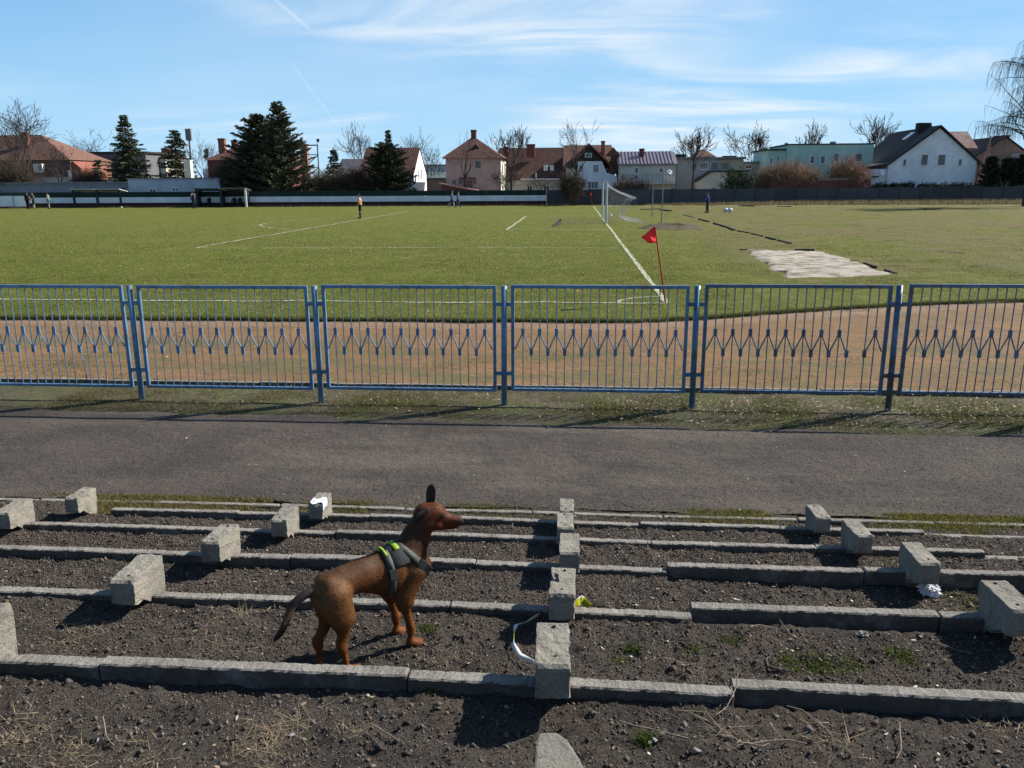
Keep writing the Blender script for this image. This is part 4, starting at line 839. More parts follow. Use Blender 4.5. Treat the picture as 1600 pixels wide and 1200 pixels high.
def bare_tree(px, Y, ytop, width_px, label, seed, spread=.75, levels=5, base_z=0.0, split=.30, kids=(4, 3, 3, 3, 2), rt=.032, upb=.25, nest=0, name='bare_tree', group='leafless trees behind the far wall', z_fork=None, mat=None):
    rg = np.random.default_rng(seed); limbs = []; twigs = []
    def grow(p, d, L, r, lv):
        nseg = 3 if lv < 3 else 2; pts = [p]; q = p; dd = d
        for s in range(nseg):
            dd = dd+rv(rg)*(.16+.05*lv)+np.array([0, 0, .04]); dd /= np.linalg.norm(dd); q = q+dd*L/nseg; pts.append(q)
        r1 = r*.55
        for s in range(nseg):
            ra = r+(r1-r)*s/nseg; rb = r+(r1-r)*(s+1)/nseg; (limbs if lv < 2 else twigs).append((*pts[s], *pts[s+1], ra, rb))
        if lv >= levels: return
        n = kids[min(lv, len(kids)-1)]
        for k in range(n):
            t = 1.0 if k == 0 else rg.uniform(.35, 1.0); i = min(int(t*nseg), nseg-1); f = t*nseg-i; sp = pts[i]*(1-f)+pts[i+1]*f
            side = np.cross(dd, rv(rg)); side /= np.linalg.norm(side)+1e-9; ang = rg.uniform(.3, 1.0)*spread*(.5 if k == 0 else 1)
            nd = dd*math.cos(ang)+side*math.sin(ang)+np.array([0, 0, upb*.5]); nd /= np.linalg.norm(nd)
            grow(sp, nd, L*rg.uniform(.62, .86), max(r1*rg.uniform(.55, .85), .001), lv+1)
    Hh = 1.0; limbs.append((0, 0, -.02, 0, 0, split, .020, .016))
    n0 = kids[0]
    for k in range(n0):
        a = 2*np.pi*(k+rg.uniform(0, .5))/n0; tl = rg.uniform(.15, .6)*spread; grow(np.array([0, 0, split*(.8+.2*rg.random())]), np.array([math.cos(a)*math.sin(tl), math.sin(a)*math.sin(tl), math.cos(tl)]), .26, .012, 1)
    limbs = np.array(limbs); twigs = np.array(twigs); allp = np.concatenate([limbs, twigs])
    base = PY(px, 300, Y); base.z = base_z; zt = Z_(px, ytop, Y)-base_z; wd = width_px/FPX*Y
    sz_ = zt/allp[:, 5].max(); sx_ = wd/(np.percentile(allp[:, 3], 99)-np.percentile(allp[:, 3], 1))
    for A in (limbs, twigs):
        A[:, [0, 1, 3, 4]] *= sx_; A[:, [2, 5]] *= sz_; A[:, 6:] *= sz_
    twigs[:, 6:] = np.maximum(twigs[:, 6:], rt*.6); limbs[:, 6:] = np.maximum(limbs[:, 6:], rt*1.6)
    r = empty(name, base, 0, label, 'tree', group)
    V, Fc = tubes_np(limbs, 6); link('trunk', np_mesh('trunk', V, Fc, mat or BARK, smooth=True), None, r)
    V, Fc = tubes_np(twigs, 3); link('crown', np_mesh('crown', V, Fc, TWIG), None, r)
    for k in range(nest):
        s = twigs[rg.integers(len(twigs)//3, len(twigs)//2)]; ns = []
        for j in range(120): c = s[:3]+rg.normal(size=3)*.16; e = c+rv(rg)*.35; ns.append((*c, *e, .025, .02))
        V, Fc = tubes_np(ns, 3); link('nest', np_mesh('nest', V, Fc, BARK), None, r)
    return r
def soft_tris(P, size, rg, cols, up=0.0):
    """one small leaf-like triangle pair at each point"""
    n = len(P); a = rg.normal(size=(n, 3)); a /= np.linalg.norm(a, axis=1, keepdims=True); b = np.cross(a, rg.normal(size=(n, 3))); b /= np.linalg.norm(b, axis=1, keepdims=True)+1e-9
    s = size*rg.uniform(.6, 1.4, (n, 1)); V = np.stack([P-a*s, P+b*s*.45, P+a*s, P-b*s*.45], 1).reshape(-1, 3)
    Fc = np.arange(4*n).reshape(n, 4); return V, Fc, np.repeat(cols, 4, 0)
def conifer(px, Y, ytop, width_px, label, seed, kind='spruce', shape=1.0, name='spruce_tree', base_frac=.05, dens=1.0, col=(.075, .105, .060), lop=None):
    """whorls of boughs, each carrying flat sprays of needles that point outwards"""
    rg = np.random.default_rng(seed); base = PY(px, 300, Y); base.z = 0; Hh = Z_(px, ytop, Y); Rm = width_px/FPX*Y/2
    limbs = [(0, 0, -.1, 0, 0, Hh*.97, Hh*.022, .02)]; P = []; D = []; nlev = int(Hh/.34*dens)
    for k in range(nlev):
        f = (k+rg.random()*.7)/nlev; z = Hh*(base_frac+(1-base_frac)*f); R0 = Rm*1.22*((1-f)**shape)*(1.0 if k % 3 else 1.18)+.20
        for j in range(rg.integers(5, 8)):
            a = rg.uniform(0, 2*np.pi); Lb = R0*rg.uniform(.55, 1.15)
            if lop and math.cos(a)*lop > .3: Lb *= .72
            out = np.array([math.cos(a), math.sin(a), 0]); side = np.array([-math.sin(a), math.cos(a), 0]); dz = (-.34 if kind == 'spruce' else .22)*Lb; n = max(2, int(Lb/.30)); lp = np.array([0, 0, z])
            for s in range(1, n+1):
                t = s/n; q = np.array([0, 0, z+dz*t+(.24*Lb*t*t if kind == 'spruce' else .1*Lb*t*t)])+out*Lb*t; limbs.append((*lp, *q, .04*(1-t)+.012, .032*(1-t)+.010)); lp = q
                if t < .22 and Lb > .8: continue
                m = int(6*min(dens, 1.7))+2; wd = (.16+.30*math.sin(math.pi*min(1, t*.85+.1)))*min(1.0, .4+Lb*.4); u = rg.uniform(-1, 1, m); off = side[None]*(u*wd)[:, None]+out[None]*rg.uniform(-.15, .12, (m, 1))+rg.normal(size=(m, 3))*np.array([.04, .04, .05]); off[:, 2] -= np.abs(u)*wd*(.30 if kind == 'spruce' else -.15)
                P.append(q[None]+off); D.append(out[None]*.75+side[None]*(u*.8)[:, None]+rg.normal(size=(m, 3))*.28+np.array([0, 0, -.22 if kind == 'spruce' else .25]))
    for _ in range(14): P.append(np.array([[0, 0, Hh*rg.uniform(.93, 1.0)]])+rg.normal(size=(1, 3))*.05); D.append(rg.normal(size=(1, 3))*.4+np.array([[0, 0, .8]]))
    P = np.concatenate(P); D = np.concatenate(D); D /= np.linalg.norm(D, axis=1, keepdims=True); n = len(P); W_ = np.cross(D, rg.normal(size=(n, 3))); W_ /= np.linalg.norm(W_, axis=1, keepdims=True)+1e-9; L_ = rg.uniform(.12, .30, (n, 1)); wd = L_*rg.uniform(.18, .34, (n, 1))
    V = np.stack([P-D*L_*.5, P+W_*wd, P+D*L_, P-W_*wd], 1).reshape(-1, 3); c = np.array(col)[None]*rg.uniform(.5, 1.6, (n, 1)); c[:, 0] *= rg.uniform(.8, 1.6, n); br = rg.random(n) < .06; c[br] = np.array([.10, .075, .05])
    r = empty(name, base, 0, label, 'tree', 'evergreen trees behind the far wall'); link('crown', np_mesh('crown', V, np.arange(4*n).reshape(n, 4), MAT['veg'], cols=np.repeat(c, 4, 0)), None, r); V, Fc = tubes_np(limbs, 4); link('trunk', np_mesh('trunk', V, Fc, BARK), None, r); return r
def blob_shrub(px, Y, y0, y1, width_px, label, seed, col, name='shrub', mat=None, dens=900, twig=None, base_z=0.0):
    """leafy or twiggy bush made of many small leaves on real stems"""
    rg = np.random.default_rng(seed); b = PY(px, 300, Y); b.z = base_z; zt = Z_(px, y0, Y)-base_z; rx = width_px/FPX*Y/2; r = empty(name, b, 0, label, 'bush' if twig else 'shrub')
    segs = []; P = []
    for k in range((34 if name == 'bare_bush' else 60) if twig else 26):
        a = rg.uniform(0, 2*np.pi); rr = math.sqrt(rg.random()); tip = np.array([math.cos(a)*rx*rr, math.sin(a)*rx*.7*rr, zt*(1-.45*rr*rr)*rg.uniform(.75, 1.0)]); st = tip*np.array([.25, .25, 0]); m = st*.45+tip*.55; m[2] *= 1.15
        segs += [(*st, *m, .03, .022), (*m, *tip, .022, .012)]
        for j in range(26 if twig else 10):
            t = rg.uniform(.25, 1); q = (m*(1-(t-.4)/.6)+tip*((t-.4)/.6)) if t > .4 else st*(1-t/.4)+m*(t/.4)
            e = q+rv(rg)*np.array([1, 1, .9])*zt*.17+np.array([0, 0, zt*.08]); segs.append((*q, *e, .014, .008)); P.append(e)
            if twig:
                for _ in range(3): e2 = e+rv(rg)*zt*.09; segs.append((*(q*.4+e*.6), *e2, .010, .007))
    V, Fc = tubes_np(segs, 3); link('stems', np_mesh('stems', V, Fc, twig or BARK), None, r)
    if not twig:
        P = np.repeat(np.array(P), dens//len(P)+6, 0); P = P+rg.normal(size=P.shape)*.16; P[:, 2] = np.abs(P[:, 2]); c = np.array(col)[None]*rg.uniform(.5, 1.6, (len(P), 1)); V, Fc, C3 = soft_tris(P, .10, rg, c); link('crown', np_mesh('crown', V, Fc, MAT['veg'], cols=C3), None, r)
    return r
def vegetation():
    bare_tree(38, 100, 152, 92, 'tall bare tree in front of the mansard house at the far left', 1, .62, 6, split=.22, kids=(5, 3, 3, 3, 2, 2), rt=.03)
    bare_tree(8, 98, 232, 70, 'low bare tree cut by the left edge before the mansard house', 2, .9, 5, split=.2, rt=.022)
    bare_tree(95, 101, 222, 60, 'thin bare tree over the right end of the mansard roof', 3, .8, 5, split=.35, rt=.02)
    bare_tree(149, 140, 199, 70, 'round bare tree behind the dark flat roofed block', 4, .95, 6, split=.42, kids=(4, 3, 3, 2, 2, 2))
    bare_tree(322, 125, 203, 52, 'bare tree holding two rook nests beside the mast', 5, .7, 5, split=.3, nest=2, rt=.03)
    bare_tree(563, 135, 188, 62, 'fan shaped bare tree rising left of the white gable', 6, .9, 6, split=.45, kids=(4, 3, 3, 3, 2, 2))
    bare_tree(648, 138, 197, 44, 'slender bare tree directly behind the sunlit white gable', 7, .8, 5, split=.4); bare_tree(672, 132, 222, 50, 'spreading low bare tree in the gap left of the pink house', 8, 1.0, 5, split=.3)
    bare_tree(727, 98.5, 203, 50, 'pruned bare tree standing against the pink house front', 9, .55, 4, split=.38, kids=(4, 3, 2, 2), rt=.022)
    bare_tree(799, 100, 200, 66, 'bare tree before the long tiled roof, right of the pink house', 10, .8, 6, split=.36, kids=(4, 3, 3, 2, 2, 2)); bare_tree(818, 116, 193, 26, 'dark narrow leafless stem above the long tiled roof', 11, .45, 4, split=.5, rt=.03)
    bare_tree(900, 98, 186, 54, 'lopped bare tree with thick stem in front of the half timbered house', 12, .75, 5, split=.52, kids=(7, 2, 2, 2), rt=.026)
    bare_tree(850, 97.5, 268, 62, 'small bare orchard tree below the white gutter', 13, 1.0, 5, split=.25, kids=(4, 3, 3, 2, 2)); bare_tree(785, 97, 262, 48, 'small bare fruit tree at the corner of the pink house', 14, .9, 5, split=.25)
    bare_tree(1082, 99, 194, 56, 'oval bare tree in front of the flat grey terrace', 15, .6, 6, split=.40, kids=(5, 3, 3, 2, 2, 2), rt=.04); bare_tree(1171, 125, 186, 72, 'broad bare tree with a nest left of the green block', 16, .9, 6, split=.42, kids=(4, 3, 3, 3, 2, 2), nest=1, rt=.042)
    bare_tree(1263, 132, 184, 42, 'bare tree rising behind the middle of the green block', 17, .75, 6, split=.40, kids=(5, 3, 3, 2, 2, 2), rt=.042); bare_tree(1362, 128, 176, 64, 'bare tree with a nest between green block and white gable', 18, .85, 6, split=.42, kids=(4, 3, 3, 3, 2, 2), nest=1, rt=.042)
    conifer(206, 98, 179, 78, 'broad dark spruce left of the pale garage block', 21, dens=1.7); conifer(158, 99, 250, 34, 'small conifer at the left foot of the broad spruce', 22, dens=1.4, name='young_spruce')
    conifer(281, 99, 203, 58, 'ragged narrower spruce directly above the pale garage block', 23, shape=.7, dens=1.6); conifer(443, 96, 160, 84, 'tall open pine with pointed top, highest evergreen in the row', 24, 'pine', .8, 'pine_tree', .10, 1.8, (.085, .112, .065))
    conifer(410, 97.5, 180, 98, 'dense dark pine leaning against the left of the tall pine', 25, 'pine', .55, 'pine_tree', .06, 2.1, (.062, .085, .050), lop=1)
    conifer(524, 110, 233, 42, 'small pointed fir left of the white gabled house', 26, dens=1.5, name='fir_tree'); conifer(606, 97, 226, 62, 'dense round yew hiding most of the brown roof', 27, 'pine', .38, 'yew_tree', .03, 2.5, (.044, .064, .036)); conifer(610, 128, 203, 28, 'spire shaped spruce behind the yew', 28, dens=1.5, name='spruce_tree')
    conifer(1543, 101, 246, 24, 'left thuja column before the dark house', 29, 'pine', .45, 'thuja', .02, 2.6, (.042, .060, .036)); conifer(1570, 101, 248, 22, 'middle thuja column before the dark house', 30, 'pine', .4, 'thuja', .02, 2.6, (.042, .060, .036)); conifer(1594, 101, 243, 28, 'right thuja column at the photo edge', 31, 'pine', .4, 'thuja', .02, 2.6, (.040, .056, .034))
    blob_shrub(1152, 97, 263, 292, 56, 'glossy evergreen shrub above the grey wall behind the blue player', 32, (.035, .06, .025))
    blob_shrub(1240, 99.6, 248, 285, 74, 'left orange brown leafless bush before the green block', 33, None, 'twiggy_bush', twig=TWIG_R); blob_shrub(1322, 100.2, 242, 280, 62, 'right orange brown leafless bush before the green block', 34, None, 'twiggy_bush', twig=TWIG_R); blob_shrub(1202, 99.4, 258, 285, 46, 'small orange brown bush at the left of the pair', 35, None, 'twiggy_bush', twig=TWIG_R)
    blob_shrub(366, 96, 243, 292, 80, 'brown leafless thicket below the dark red house', 36, None, 'thicket', twig=TWIG_B); blob_shrub(508, 96.5, 262, 295, 70, 'brown leafless thicket right of the tall pine', 37, None, 'thicket', twig=TWIG_B); blob_shrub(556, 97, 258, 295, 50, 'brown leafless thicket left of the yew', 38, None, 'thicket', twig=TWIG_B)
    blob_shrub(896, 91.2, 262, 318, 44, 'bare bush growing through the wall left of the far corner flag', 39, None, 'bare_bush', twig=TWIG_B); blob_shrub(25, 97, 245, 285, 90, 'tangled bare bush below the mansard house at the left edge', 40, None, 'thicket', twig=TWIG_B); blob_shrub(140, 97, 262, 285, 60, 'low bare thicket before the dark flat block', 41, None, 'thicket', twig=TWIG_B); blob_shrub(985, 97, 275, 296, 70, 'low bare hedge bush under the balcony', 42, None, 'bare_bush', twig=TWIG_B)
    blob_shrub(1560, 99, 285, 300, 90, 'ivy clump draped on the wall at the right', 43, (.025, .04, .02), 'ivy_hedge', base_z=.9)
    for q_, (px_, lab_) in enumerate(((1385, 'ivy clump at the left end of the wall below the white gable'), (1425, 'ivy clump second from left on the wall below the white gable'), (1465, 'ivy clump on the wall below the middle of the white gable'), (1505, 'ivy clump on the wall below the right eave of the white gable'))): blob_shrub(px_, 98.9, 287.5, 300, 62, lab_, 60+q_, (.045, .055, .03), 'ivy_hedge', base_z=1.1, dens=1500)
    # weeping birch on the right edge
    rg = np.random.default_rng(50); Y = 84; b = PY(1604, 300, Y); b.z = 0; Hh = Z_(1600, 58, Y); r = empty('weeping_birch', b, 0, 'weeping birch with hanging twigs at the right edge', 'tree'); limbs = []; tw = []
    tp = [np.array([0, 0, -.1]), np.array([-.1, 0, Hh*.3]), np.array([.15, 0, Hh*.55]), np.array([0, 0, Hh*.8]), np.array([.1, 0, Hh*.97])]
    for i in range(4): limbs.append((*tp[i], *tp[i+1], .26-.055*i, .26-.055*(i+1)))
    for k in range(70):
        f = rg.uniform(.28, .98); p = np.array([0, 0, Hh*f]); a = rg.uniform(0, 2*np.pi); Lb = (6.6*(1.1-f)+2.6)*rg.uniform(.5, 1.15); d = np.array([math.cos(a), math.sin(a), rg.uniform(.7, 1.6)]); d /= np.linalg.norm(d); q = p; ns = 9
        for s in range(ns):
            d = d+np.array([0, 0, -.10-.05*s/ns])+rg.normal(size=3)*.13; d /= np.linalg.norm(d); q2 = q+d*Lb/ns; limbs.append((*q, *q2, .055*(1-s/ns)+.012, .055*(1-(s+1)/ns)+.012))
            if s > 2:
                for j in range(rg.integers(3, 12)):
                    e = q+(q2-q)*rg.random()+rg.normal(size=3)*.12; Ls = rg.uniform(.3, 1.0)*rg.uniform(.8, 3.4); dd = d*.6+rg.normal(size=3)*.5; m = 5
                    for h in range(m): dd = dd*.45+np.array([0, 0, -.9])*.55+rg.normal(size=3)*.10; e2 = e+dd*Ls/m; tw.append((*e, *e2, .0105, .009)); e = e2
            q = q2
    V, Fc = tubes_np(limbs, 6); link('trunk', np_mesh('trunk', V, Fc, BARK, smooth=True), None, r); V, Fc = tubes_np(tw, 3); link('crown', np_mesh('crown', V, Fc, TWIG), None, r)
vegetation()

# ================================================================== PITCH FURNITURE
WHITE = simple('white_paint', (.78, .78, .78), (.66, .66, .65), 4, .5, .1); NETM = simple('net_cord', (.52, .52, .52), (.44, .44, .44), 3, .8, 0); RED = simple('red_cloth', (.95, .040, .045), (.85, .030, .035), 5, .75, .2, 40); REDP = simple('red_pole', (.55, .05, .03), (.42, .04, .03), 5, .5, .1)
def goal():
    y0, y1 = 51.4, 58.7; r = empty('football_goal', (GX, (y0+y1)/2, .05), 0, 'white football goal with sagging net', 'goal'); h = (y1-y0)/2; Hg = 2.44
    for s in (-1, 1): part('goal_post', WHITE, r, lambda m: m.tube((0, s*h, -.1), (0, s*h, Hg+.06), .065, n=12))
    part('crossbar', WHITE, r, lambda m: m.tube((0, -h+.06, Hg), (0, h-.06, Hg), .06, n=12))
    segs = []; c = .0036
    def surf(u, v):   # v: down the net from the bar, u along the bar
        tab = [(0, Hg), (.35, Hg-.30), (.85, Hg-.56), (1.35, Hg-.72), (1.85, Hg-.92), (1.55, Hg-1.05), (1.3, 1.0), (1.1, .55), (1.05, .2), (1.7, .06), (2.35, .03)]
        k = v*(len(tab)-1); i = min(int(k), len(tab)-2); f = k-i; x = tab[i][0]*(1-f)+tab[i+1][0]*f; z = tab[i][1]*(1-f)+tab[i+1][1]*f
        return (x+.12*math.sin(u*9)*v, -h+2*h*u, max(.02, z-.12*math.sin(math.pi*u)*min(1, v*3)*(v < .5)))
    nu, nv = 36, 27
    for i in range(nu+1):
        for j in range(nv): segs.append((*surf(i/nu, j/nv), *surf(i/nu, (j+1)/nv), c, c))
    for j in range(nv+1):
        for i in range(nu): segs.append((*surf(i/nu, j/nv), *surf((i+1)/nu, j/nv), c, c))
    V, Fc = tubes_np(segs, 3); nt = link('net', np_mesh('net', V, Fc, NETM), None, r)
    for s in (-1, 1):   # side nets
        segs = []
        for j in range(0, 22):
            z = Hg*j/22; xb = np.interp(z, [0, .2, 1.0, 1.4, 1.55, 1.9, 2.44], [2.3, 1.05, 1.3, 1.55, 1.85, .8, .0]); segs.append((0, s*h, z, xb*.5, s*h, z-.06, c, c)); segs.append((xb*.5, s*h, z-.06, xb, s*h, z, c, c))
        for i in range(1, 14):
            x = i*.14; zt = np.interp(x, [0, .35, .85, 1.35, 1.85], [Hg, Hg-.3, Hg-.56, Hg-.72, Hg-.92]); segs.append((x, s*h, 1.1 if x > 1.25 else .05, x, s*h, zt, c, c))
        V, Fc = tubes_np(segs, 3); link('side_net', np_mesh('side_net', V, Fc, NETM), None, r)
    for (x, y, nm) in ((5.4, 52.3, 'nearer of the two thin grey net poles behind the goal'), (5.55, 60.6, 'farther of the two thin grey net poles behind the goal')):
        o = part('net_pole', METAL, None, lambda m: (m.tube((0, 0, -.1), (0, 0, 3.05), .035, n=8), m.tube((0, 0, 3.0), (-.18, 0, 3.02), .02, n=6))); o.location = (x, y, .05); tag(o, nm, 'pole', 'net poles behind the goal')
goal()
def flag(x, y, hgt, lean, label, rz=0, droop=False):
    r = empty('corner_flag', (x, y, .05), rz, label, 'flag', 'corner flags'); tip = Vector((lean, 0, hgt)); part('pole', REDP, r, lambda m: m.tube((0, 0, -.1), tip, .018, .014, 8))
    d = tip.normalized(); V = []; Fc = []; n = 9
    for i in range(n):
        u = i/(n-1)
        for j in range(7):
            w = j/6; top = .0+u*(.20 if not droop else .42); bot = .34-.06*u+.12*u*u if not droop else .34+.18*u
            if u > .55 and not droop: bot -= (u-.55)*.42
            s = top+(bot-top)*w; q = tip-d*s+Vector((-.30*u*(1 if not droop else .42), .05*math.sin(u*7+w*2), -.02*u)); V.append(q)
    for i in range(n-1):
        for j in range(6): a = i*7+j; Fc.append((a, a+1, a+8, a+7))
    mb = MB(); mb.poly(V, Fc); o = link('pennant', mb.mesh('pennant', RED, True), None, r); sm = o.modifiers.new('thick', 'SOLIDIFY'); sm.thickness = .004
flag(GX, 17.0, 1.58, -.30, 'red corner flag on a leaning red pole just behind the blue fence'); flag(GX-.15, 88.0, 1.55, -.12, 'tiny red corner flag far away left of the goal', droop=True)
def small_things():
    # dark board dropped in the penalty area
    o = part('dark_board', simple('dark_wood', (.045, .04, .025), (.03, .026, .018), 6, .9), None, lambda m: m.box(-.14, .14, -1.1, 1.1, -.02, .10)); o.location = (-1.05, 48.4, .07); o.rotation_euler = (R(6), 0, R(-6)); tag(o, 'dark plank lying on the grass in front of the goal', 'plank')
    bm = bmesh.new(); bmesh.ops.create_icosphere(bm, subdivisions=2, radius=.115); me = bpy.data.meshes.new('ball'); bm.to_mesh(me); bm.free()
    for p in me.polygons: p.use_smooth = True
    n = NT('ball_leather'); vz = n.vor(n.pos(True), 9); n.col(n.mix(n.rng(vz, .25, .3), (.04, .04, .04), (.8, .8, .78))); n.rough(.4); me.materials.append(n.m)
    for px, py, lab in ((190, 326, 'white football on the grass right of the left dugout'), (106, 324, 'football lying left of the left dugout'), (142, 323.5, 'football under the front of the left dugout'), (171, 323.5, 'left football of the pair at the right end of the left dugout'), (178, 323.5, 'right football of the pair at the right end of the left dugout'), (954, 340, 'white football inside the goal beside the post')):
        g = PG(px, py, .07); g.z = .19; 
        o = link('football', me, None, None, g); tag(o, lab, 'ball', 'footballs')
    # two footballs in the grass by the blue player
    for px, py, lab in ((1133.5, 332, 'left of two pale balls on the grass beside the blue player'), (1140.5, 332.5, 'right of two pale balls on the grass beside the blue player')):
        g = PG(px, py, .06); g.z = .26; o = link('football', me, None, None, g); o.scale = (1.9, 1.7, 1.6); tag(o, lab, 'ball', 'footballs')
small_things()

# ================================================================== SDF BODIES (people and the dog)
def cap_sdf(P, a, b, ra, rb, flat=1.0, ax=0):
    Q = P.copy(); a = np.array(a, float); b = np.array(b, float)
    if flat != 1.0: Q[..., ax] = a[ax]+(Q[..., ax]-a[ax])/flat
    d = b-a; t = np.clip(((Q-a)@d)/(d@d+1e-12), 0, 1); return (np.linalg.norm(Q-(a+t[..., None]*d), axis=-1)-(ra+(rb-ra)*t))*min(1, flat)
def smin(a, b, k): h = np.clip(.5+.5*(b-a)/k, 0, 1); return b+(a-b)*h-k*h*(1-h)
def sdf_eval(P, prims, k):
    D = None
    for p in prims:
        d = cap_sdf(P, *p[:6], **({'ax': p[6]} if len(p) > 6 else {})) if len(p) > 4 else cap_sdf(P, *p[:4]); D = d if D is None else smin(D, d, k)
    return D
def surface_nets(Fv, lo, h):
    s = Fv < 0; nx, ny, nz = Fv.shape; c = np.zeros((nx-1, ny-1, nz-1), int); offs = [(i, j, k) for i in (0, 1) for j in (0, 1) for k in (0, 1)]
    for i, j, k in offs: c += s[i:nx-1+i, j:ny-1+j, k:nz-1+k]
    act = (c > 0) & (c < 8); idx = -np.ones(act.shape, int); idx[act] = np.arange(act.sum()); I = np.argwhere(act); acc = np.zeros((len(I), 3)); cnt = np.zeros(len(I))
    for ax in range(3):
        o = [0, 0, 0]; o[ax] = 1
        for u in (0, 1):
            for v in (0, 1):
                st = [0, 0, 0]; ot = [x for x in range(3) if x != ax]; st[ot[0]] = u; st[ot[1]] = v
                A = I+np.array(st); B = A+np.array(o); fa = Fv[tuple(A.T)]; fb = Fv[tuple(B.T)]; m = (fa < 0) != (fb < 0); t = fa/(fa-fb+1e-12); p = np.array(st)+np.array(o)[None]*t[:, None]; acc[m] += p[m]; cnt[m] += 1
    V = (I+acc/cnt[:, None])*h+np.array(lo); Fc = []
    for ax in range(3):
        b, c2 = [(1, 2), (2, 0), (0, 1)][ax]; sl0 = [slice(None)]*3; sl1 = [slice(None)]*3; sl0[ax] = slice(0, -1); sl1[ax] = slice(1, None); m = s[tuple(sl0)] != s[tuple(sl1)]
        E = np.argwhere(m); E = E[(E[:, b] > 0) & (E[:, c2] > 0) & (E[:, b] < Fv.shape[b]-1) & (E[:, c2] < Fv.shape[c2]-1)]; inside = s[tuple(E.T)]
        eb = np.zeros(3, int); eb[b] = 1; ec = np.zeros(3, int); ec[c2] = 1; q = np.stack([idx[tuple((E-eb-ec).T)], idx[tuple((E-ec).T)], idx[tuple(E.T)], idx[tuple((E-eb).T)]], 1); q[~inside] = q[~inside][:, ::-1]; Fc.append(q)
    return V, np.concatenate(Fc)
def sdf_mesh(name, prims, k, h, mat, colf=None, cut=None, pad=.03, extra=None):
    ap = prims+(extra[0] if extra else []); pts = np.array([p[0] for p in ap]+[p[1] for p in ap]); rr = max(max(p[2], p[3]) for p in prims); lo = pts.min(0)-rr-pad; hi = pts.max(0)+rr+pad
    g = [np.arange(lo[i], hi[i]+h, h, dtype=np.float32) for i in range(3)]
    def field(prs, kk):           # each limb is only evaluated in the box round it
        F_ = np.full([len(x) for x in g], 1.0, np.float32)
        for p in prs:
            A = np.array(p[0], float); B = np.array(p[1], float); m = max(p[2], p[3])*max(1.0, p[4] if len(p) > 4 else 1.0)+kk*1.5+3*h; sl = []
            for i in range(3): i0 = np.searchsorted(g[i], min(A[i], B[i])-m); i1 = np.searchsorted(g[i], max(A[i], B[i])+m); sl.append(slice(max(0, i0-1), i1+1))
            sl = tuple(sl); P = np.stack(np.meshgrid(*[g[i][sl[i]] for i in range(3)], indexing='ij'), -1); F_[sl] = smin(F_[sl], sdf_eval(P, [p], kk), kk)
        return F_
    D = field(prims, k)
    if extra: D = smin(D, field(extra[0], extra[1]), .02)
    P = None
    if cut is not None: D = np.maximum(D, cut(P))
    V, Fc = surface_nets(D, lo, h); return np_mesh(name, V, Fc, mat, cols=colf(V) if colf else None, smooth=True)
SKIN = simple('skin', (.46, .27, .19), (.40, .23, .16), 8, .6, 0)
def cm(c, nm): return simple(nm, c, tuple(x*.75 for x in c), 12, .85, 0)
